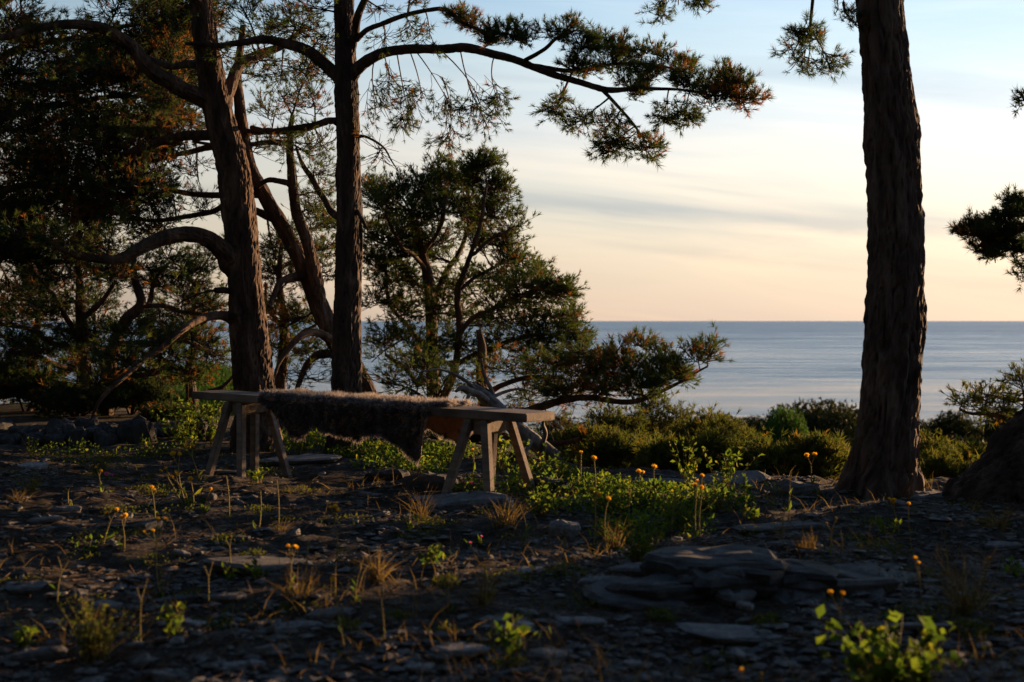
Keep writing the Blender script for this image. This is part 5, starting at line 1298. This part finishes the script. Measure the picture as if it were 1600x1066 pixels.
plant('leafy_plant', 'green leafy plant in front of the right trestle', 850, 808, 95, 50, 24, 260, .026)
plant('leafy_plant', 'small pale green plant in the middle foreground', 672, 892, 60, 42, 12, 80, .028)
plant('leafy_plant', 'tall slim leafy shoot near the cliff edge, right of the flowers', 1160, 815, 26, 85, 5, 70, .022)
plant('leafy_plant', 'short leafy plant beside the tall slim shoot', 1178, 815, 30, 28, 8, 40, .03)
plant('leafy_plant', 'thin branching weed left of the thick right trunk', 1205, 800, 50, 60, 8, 40, .02)
plant('leafy_plant', 'bright green sapling at the cliff edge before the olive shrubs', 1130, 765, 90, 75, 16, 170, .032)
plant('leafy_plant', 'bright green sapling at the left of the cliff edge shrubs', 1075, 765, 60, 90, 12, 120, .03)
plant('leafy_plant', 'green sapling behind the foot of the right trestle', 880, 755, 80, 50, 14, 120, .03)
plant('leafy_plant', 'green sapling left of the dead log', 845, 750, 40, 60, 8, 70, .03)
plant('leafy_plant', 'leafy green bush behind the left end of the bench', 292, 700, 90, 75, 30, 420, .034)
plant('leafy_plant', 'upright green bush just left of the left trestle', 335, 700, 70, 95, 24, 300, .034)
plant('leafy_plant', 'green sprig rising above the sheepskin', 640, 700, 44, 100, 6, 34, .035)
plant('leafy_plant', 'green bush behind the right trestle', 780, 745, 90, 75, 20, 240, .03)
plant('leafy_plant', 'green plant under the left lobe of the sheepskin', 470, 712, 60, 50, 16, 160, .028)
plant('leafy_plant', 'dull green rounded tuft in front of the stone wall', 155, 745, 80, 40, 30, 300, .020, mat='needle_gold', asp=.35)
plant('leafy_plant', 'dull green tuft at the far left middle ground', 48, 775, 55, 34, 22, 160, .020, mat='needle_gold', asp=.35)
plant('leafy_plant', 'low green plant before the stone wall, right of the rounded tuft', 235, 715, 50, 40, 14, 90, .024)
plant('leafy_plant', 'small weed at the left edge before the stone wall', 50, 715, 34, 40, 8, 50, .022)
plant('leafy_plant', 'dark green plant at the foot of the left trestle', 400, 755, 55, 26, 14, 90, .026)
plant('leafy_plant', 'brown green heather tuft in the lower left foreground', 150, 1035, 130, 95, 46, 520, .020, mat='needle_gold', asp=.35)
plant('leafy_plant', 'leggy green plant right of the heather tuft', 268, 1010, 60, 80, 10, 70, .026, asp=.5)
plant('leafy_plant', 'small green sprig in the lower left corner', 38, 1012, 44, 40, 8, 40, .03)
plant('leafy_plant', 'short green rosette behind the yellow flower stalk', 400, 908, 50, 26, 12, 60, .03, asp=.4)
plant('leafy_plant', 'tiny green rosette beside the big slab', 360, 910, 22, 26, 8, 30, .024, asp=.4)
plant('leafy_plant', 'green plant at bottom centre between pale stones', 800, 1020, 80, 55, 14, 80, .04)
plant('leafy_plant', 'yellow green plant at the right edge', 1585, 910, 60, 40, 10, 60, .03)
plant('leafy_plant', 'small sunlit weed in front of the thick right trunk', 1385, 840, 50, 34, 8, 50, .022)
plant('leafy_plant', 'leafy weed low in the right middle foreground', 960, 805, 90, 40, 24, 240, .022)
plant('leafy_plant', 'grassy green plant between the flowers and the tan rock', 1060, 830, 100, 55, 30, 320, .022, asp=.4)
plant('leafy_plant', 'small green plant left of the big slab', 135, 870, 50, 34, 8, 40, .024)
for px, py, wp, hp, n, lb in [(590, 912, 80, 60, 80, 'dry brown grass tuft in the middle of the foreground'), (757, 950, 70, 75, 70, 'dry grass tuft with one yellow bud, centre foreground'), (470, 945, 90, 70, 60, 'dry grass tuft under the open yellow flower'),
        (1260, 870, 90, 50, 80, 'reddish dry grass on top of the layered boulder'), (790, 830, 90, 60, 90, 'dry grass tuft in front of the right trestle'), (660, 815, 50, 60, 36, 'thin dry stalks in front of the sheepskin tip'),
        (440, 835, 36, 30, 30, 'pale dry tuft at the base of the tall bud stalk'), (1510, 960, 120, 110, 90, 'tall thin dry grass near the right edge'), (1560, 830, 60, 60, 50, 'dry grass at the foot of the leaning right trunk'),
        (1350, 1010, 60, 60, 40, 'dry stalks behind the bright bramble'), (250, 935, 40, 60, 24, 'dry stalks at the base of the forked yellow flower'), (1120, 800, 90, 50, 90, 'sunlit dry grass below the yellow flower cluster'), (960, 860, 60, 60, 60, 'dry grass beside the tan rock'), (30, 790, 50, 40, 40, 'dry grass tuft at the left edge'), (1220, 850, 40, 110, 12, 'two reddish dry stalks before the thick trunk')]:
    tuft(lb, px, py, wp, hp, n)
# yellow flowers on long stalks
def flower(px, py, heads, label, group=None, r=5.9, mat='yellow'):
    c = at(px, py); m = mpp(c[1])
    o = thing({'yellow': 'yellow_flower', 'pink': 'pink_flower', 'dry': 'seed_stalk'}.get(mat, 'bud_stalk'), label, 'flower' if mat in ('yellow', 'pink') else 'stalk', c, group)
    st = MB(); paths = []; split = None
    hx0, hy0 = heads[0]
    mean = np.array([(np.mean([h[0] for h in heads]) - px) * m, rng.normal() * .02, (py - np.mean([h[1] for h in heads])) * m])
    fork = mean * (.75 if len(heads) > 1 else 1.0)
    main = bez(np.zeros(3), fork, 8, rdir() * np.linalg.norm(fork) * .13)
    paths.append((main, np.linspace(1.15, .8, 8) * m))
    for hx, hy in heads:
        e = np.array([(hx - px) * m, mean[1] + rng.normal() * .01, (py - hy) * m])
        if len(heads) > 1: paths.append((bez(main[-1], e, 6, rdir() * .004), np.linspace(.8, .6, 6) * m))
        if mat is None: continue
        hb = MB(); k = 18 if mat == 'yellow' else 5; R = r * m * (.55 + .5 * rng.random())
        ph = np.arange(k) * 2.399
        face = norm(np.array([rng.normal() * .4, -.3 + rng.normal() * .3, .8])); a_ = norm(np.cross(face, (1, .2, .1))); b_ = np.cross(face, a_)
        for q in range(k):
            t_ = .35 + .65 * (q / k)
            d_ = norm((a_ * math.cos(ph[q]) + b_ * math.sin(ph[q])) * t_ + face * (.75 - .5 * t_)); s_ = norm(np.cross(d_, face)) * R * (.30 if mat == 'yellow' else .55)
            hb.add([e, e + d_ * R * .6 + s_, e + d_ * R * 1.05, e + d_ * R * .6 - s_], tris=[(0, 1, 2), (0, 2, 3)], tint=rng.random())
        fh_ = link('flower_head', hb.mesh('flower_head', smooth=False), M[mat], o)
        cb = MB(); tubes(cb, [(np.array([e - face * R * .7, e - face * R * .3, e + face * R * .1]), np.array([.2, .55, .35]) * R)], 6, .2)
        link('bud_base', cb.mesh('bud_base'), M['stem'], fh_)
    tubes(st, paths, 5, .5)
    link('stem', st.mesh('stem'), M['stem'], o)
    lf = MB(); q = rng.integers(3, 8)
    leaves(lf, np.vstack([rng.normal(size=(q, 3)) * np.array([.006, .006, 0]), main[2:4] * 1.0]), 15 * m, updir=(0, 0, 1.2), spread=.6, asp=.28)
    link('leaves', lf.mesh('leaves', smooth=False), M['leaf'], o)
G = 'yellow flowers on tall stalks'
for px, py, hd, lb in [
        (160, 862, [(170, 800), (182, 798)], 'yellow flower stalk, left of the pair in the left middle ground'),
        (192, 872, [(188, 810), (194, 808)], 'yellow flower stalk, right of the pair in the left middle ground'),
        (243, 815, [(237, 762), (243, 766)], 'short yellow flower stalk behind the forked one at left'),
        (290, 788, [(266, 712), (277, 712)], 'tallest stalk of the yellow flower cluster before the left trestle'),
        (286, 790, [(250, 737), (259, 733)], 'leftmost stalk of the yellow flower cluster before the left trestle'),
        (296, 790, [(270, 745), (275, 740)], 'middle stalk of the yellow flower cluster before the left trestle'),
        (302, 790, [(300, 748)], 'right stalk of the yellow flower cluster before the left trestle'),
        (320, 800, [(332, 763)], 'single curved yellow flower stalk in front of the left trestle'),
        (523, 885, [(519, 792), (526, 791), (529, 796)], 'tall yellow flower stalk between the two trestles'),
        (448, 940, [(452, 853), (459, 853), (463, 855)], 'open yellow flower in the left foreground, head at mid stem'),
        (540, 1025, [(519, 907)], 'tall single yellow flower stalk in the near left foreground'),
        (253, 935, [(247, 813), (256, 814), (236, 832), (225, 832)], 'tall forked stalk with several brownish yellow buds at left'),
        (160, 775, [(148, 732), (153, 738)], 'small yellow flower stalk in front of the stone wall'),
        (312, 755, [(302, 698), (292, 698)], 'yellow flower stalk left of the foot of the left trestle'),
        (927, 858, [(925, 768), (932, 770), (937, 775)], 'tall yellow flower stalk right of the tan rock'),
        (948, 862, [(950, 780)], 'second yellow flower stalk right of the tan rock'),
        (910, 770, [(908, 708)], 'thin yellow flower stalk behind the tan rock, left one'),
        (930, 782, [(928, 718)], 'thin yellow flower stalk behind the tan rock, right one'),
        (1030, 790, [(1022, 731)], 'yellow flower stalk at the cliff edge below the golden shrubs'),
        (1003, 785, [(998, 738), (1004, 738)], 'short yellow flower stalk at the cliff edge, leftmost'),
        (1088, 845, [(1090, 752), (1086, 758)], 'left stalk of the yellow flower cluster near the cliff edge'),
        (1095, 850, [(1097, 745), (1095, 762)], 'middle stalk of the yellow flower cluster near the cliff edge'),
        (1112, 815, [(1099, 755)], 'right leaning stalk of the yellow flower cluster near the cliff edge'),
        (1082, 805, [(1082, 722), (1089, 721)], 'tallest stalk of the yellow flower cluster near the cliff edge'),
        (1270, 775, [(1262, 713), (1272, 711)], 'yellow flower stalk standing left of the thick right trunk'),
        (1405, 835, [(1388, 780), (1396, 783)], 'yellow flower stalk in front of the thick right trunk'),
        (1425, 865, [(1420, 788)], 'thin flower stalk in front of the thick right trunk, right one'),
        (1455, 1000, [(1432, 874), (1436, 880)], 'tall yellow flower stalk at lower right above the bramble'),
        (1330, 1045, [(1318, 930), (1300, 929)], 'forked yellow flower stalk left of the bramble'),
        (757, 955, [(757, 884)], 'yellow bud in the dry grass tuft, centre foreground'),
        (735, 757, [(739, 704)], 'yellow flower stalk between the legs of the right trestle'),
        (1205, 1120, [(1190, 1054)], 'blurred orange yellow flower head at the bottom edge'),
        (1180, 1120, [(1160, 1049)], 'blurred yellow bud at the bottom edge left of the orange one')]:
    flower(px, py, hd, lb, G)
for px, py, hd, lb in [(358, 808, [(353, 745)], 'bare bud stalk in front of the left trestle'), (433, 838, [(433, 750)], 'tall bare bud stalk between the trestles, left one'), (404, 828, [(404, 770)], 'short bare bud stalk between the trestles')]:
    flower(px, py, hd, lb, 'bare bud stalks', mat=None)
for px, py, hd, lb in [(170, 755, [(175, 743), (166, 741)], 'pink flowers in front of the stone wall'), (232, 752, [(232, 742)], 'single pink flower right of the rounded green tuft'), (690, 757, [(688, 743)], 'pink flower under the sheepskin tip, leftmost of the row'), (705, 765, [(703, 750)], 'pink flower against the right trestle leg'), (723, 766, [(722, 752), (728, 756)], 'pink flowers between the legs of the right trestle'), (738, 768, [(736, 756)], 'pink flower at the right end of the row by the right trestle'), (752, 852, [(752, 840)], 'pink flower in front of the right trestle, upper one'), (735, 862, [(735, 850)], 'pink flower in front of the right trestle, lower one')]:
    flower(px, py, hd, lb, 'small pink flowers', r=4.5, mat='pink')
# thin dry seed stalks, single stems that catch the low sun
for k, (px, py, h, lb) in enumerate([(480, 905, 60, 'thin dry seed stalk left of the tall stalk between the trestles'), (555, 940, 70, 'thin dry seed stalk right of the big flat slab'), (640, 830, 46, 'thin dry seed stalk below the sheepskin tip'), (110, 800, 46, 'thin dry seed stalk at the left, before the rounded tuft'), (360, 900, 60, 'thin dry seed stalk above the big flat slab'),
        (820, 850, 60, 'thin dry seed stalk in front of the right trestle foot'), (885, 900, 66, 'thin dry seed stalk below the tan rock'), (985, 820, 60, 'thin dry seed stalk left of the cliff edge flowers'), (1050, 835, 70, 'thin dry seed stalk beside the cliff edge flowers'), (1230, 800, 60, 'thin dry seed stalk left of the thick trunk foot'),
        (1300, 880, 70, 'thin dry seed stalk behind the layered boulder'), (1480, 900, 80, 'thin dry seed stalk at the right, before the leaning trunk'), (1540, 960, 90, 'thin dry seed stalk near the right edge'), (700, 960, 80, 'thin dry seed stalk in the centre foreground'), (220, 1010, 100, 'thin dry seed stalk right of the heather tuft'),
        (90, 950, 80, 'thin dry seed stalk left of the heather tuft'), (600, 1010, 90, 'thin dry seed stalk left of the pale flat stones'), (325, 960, 80, 'thin dry seed stalk beside the tilted grey stone')]):
    flower(px, py, [(px + rng.normal() * 7, py - h), (px + rng.normal() * 9, py - h * .9)], lb, 'thin dry seed stalks', r=2.6, mat='dry')
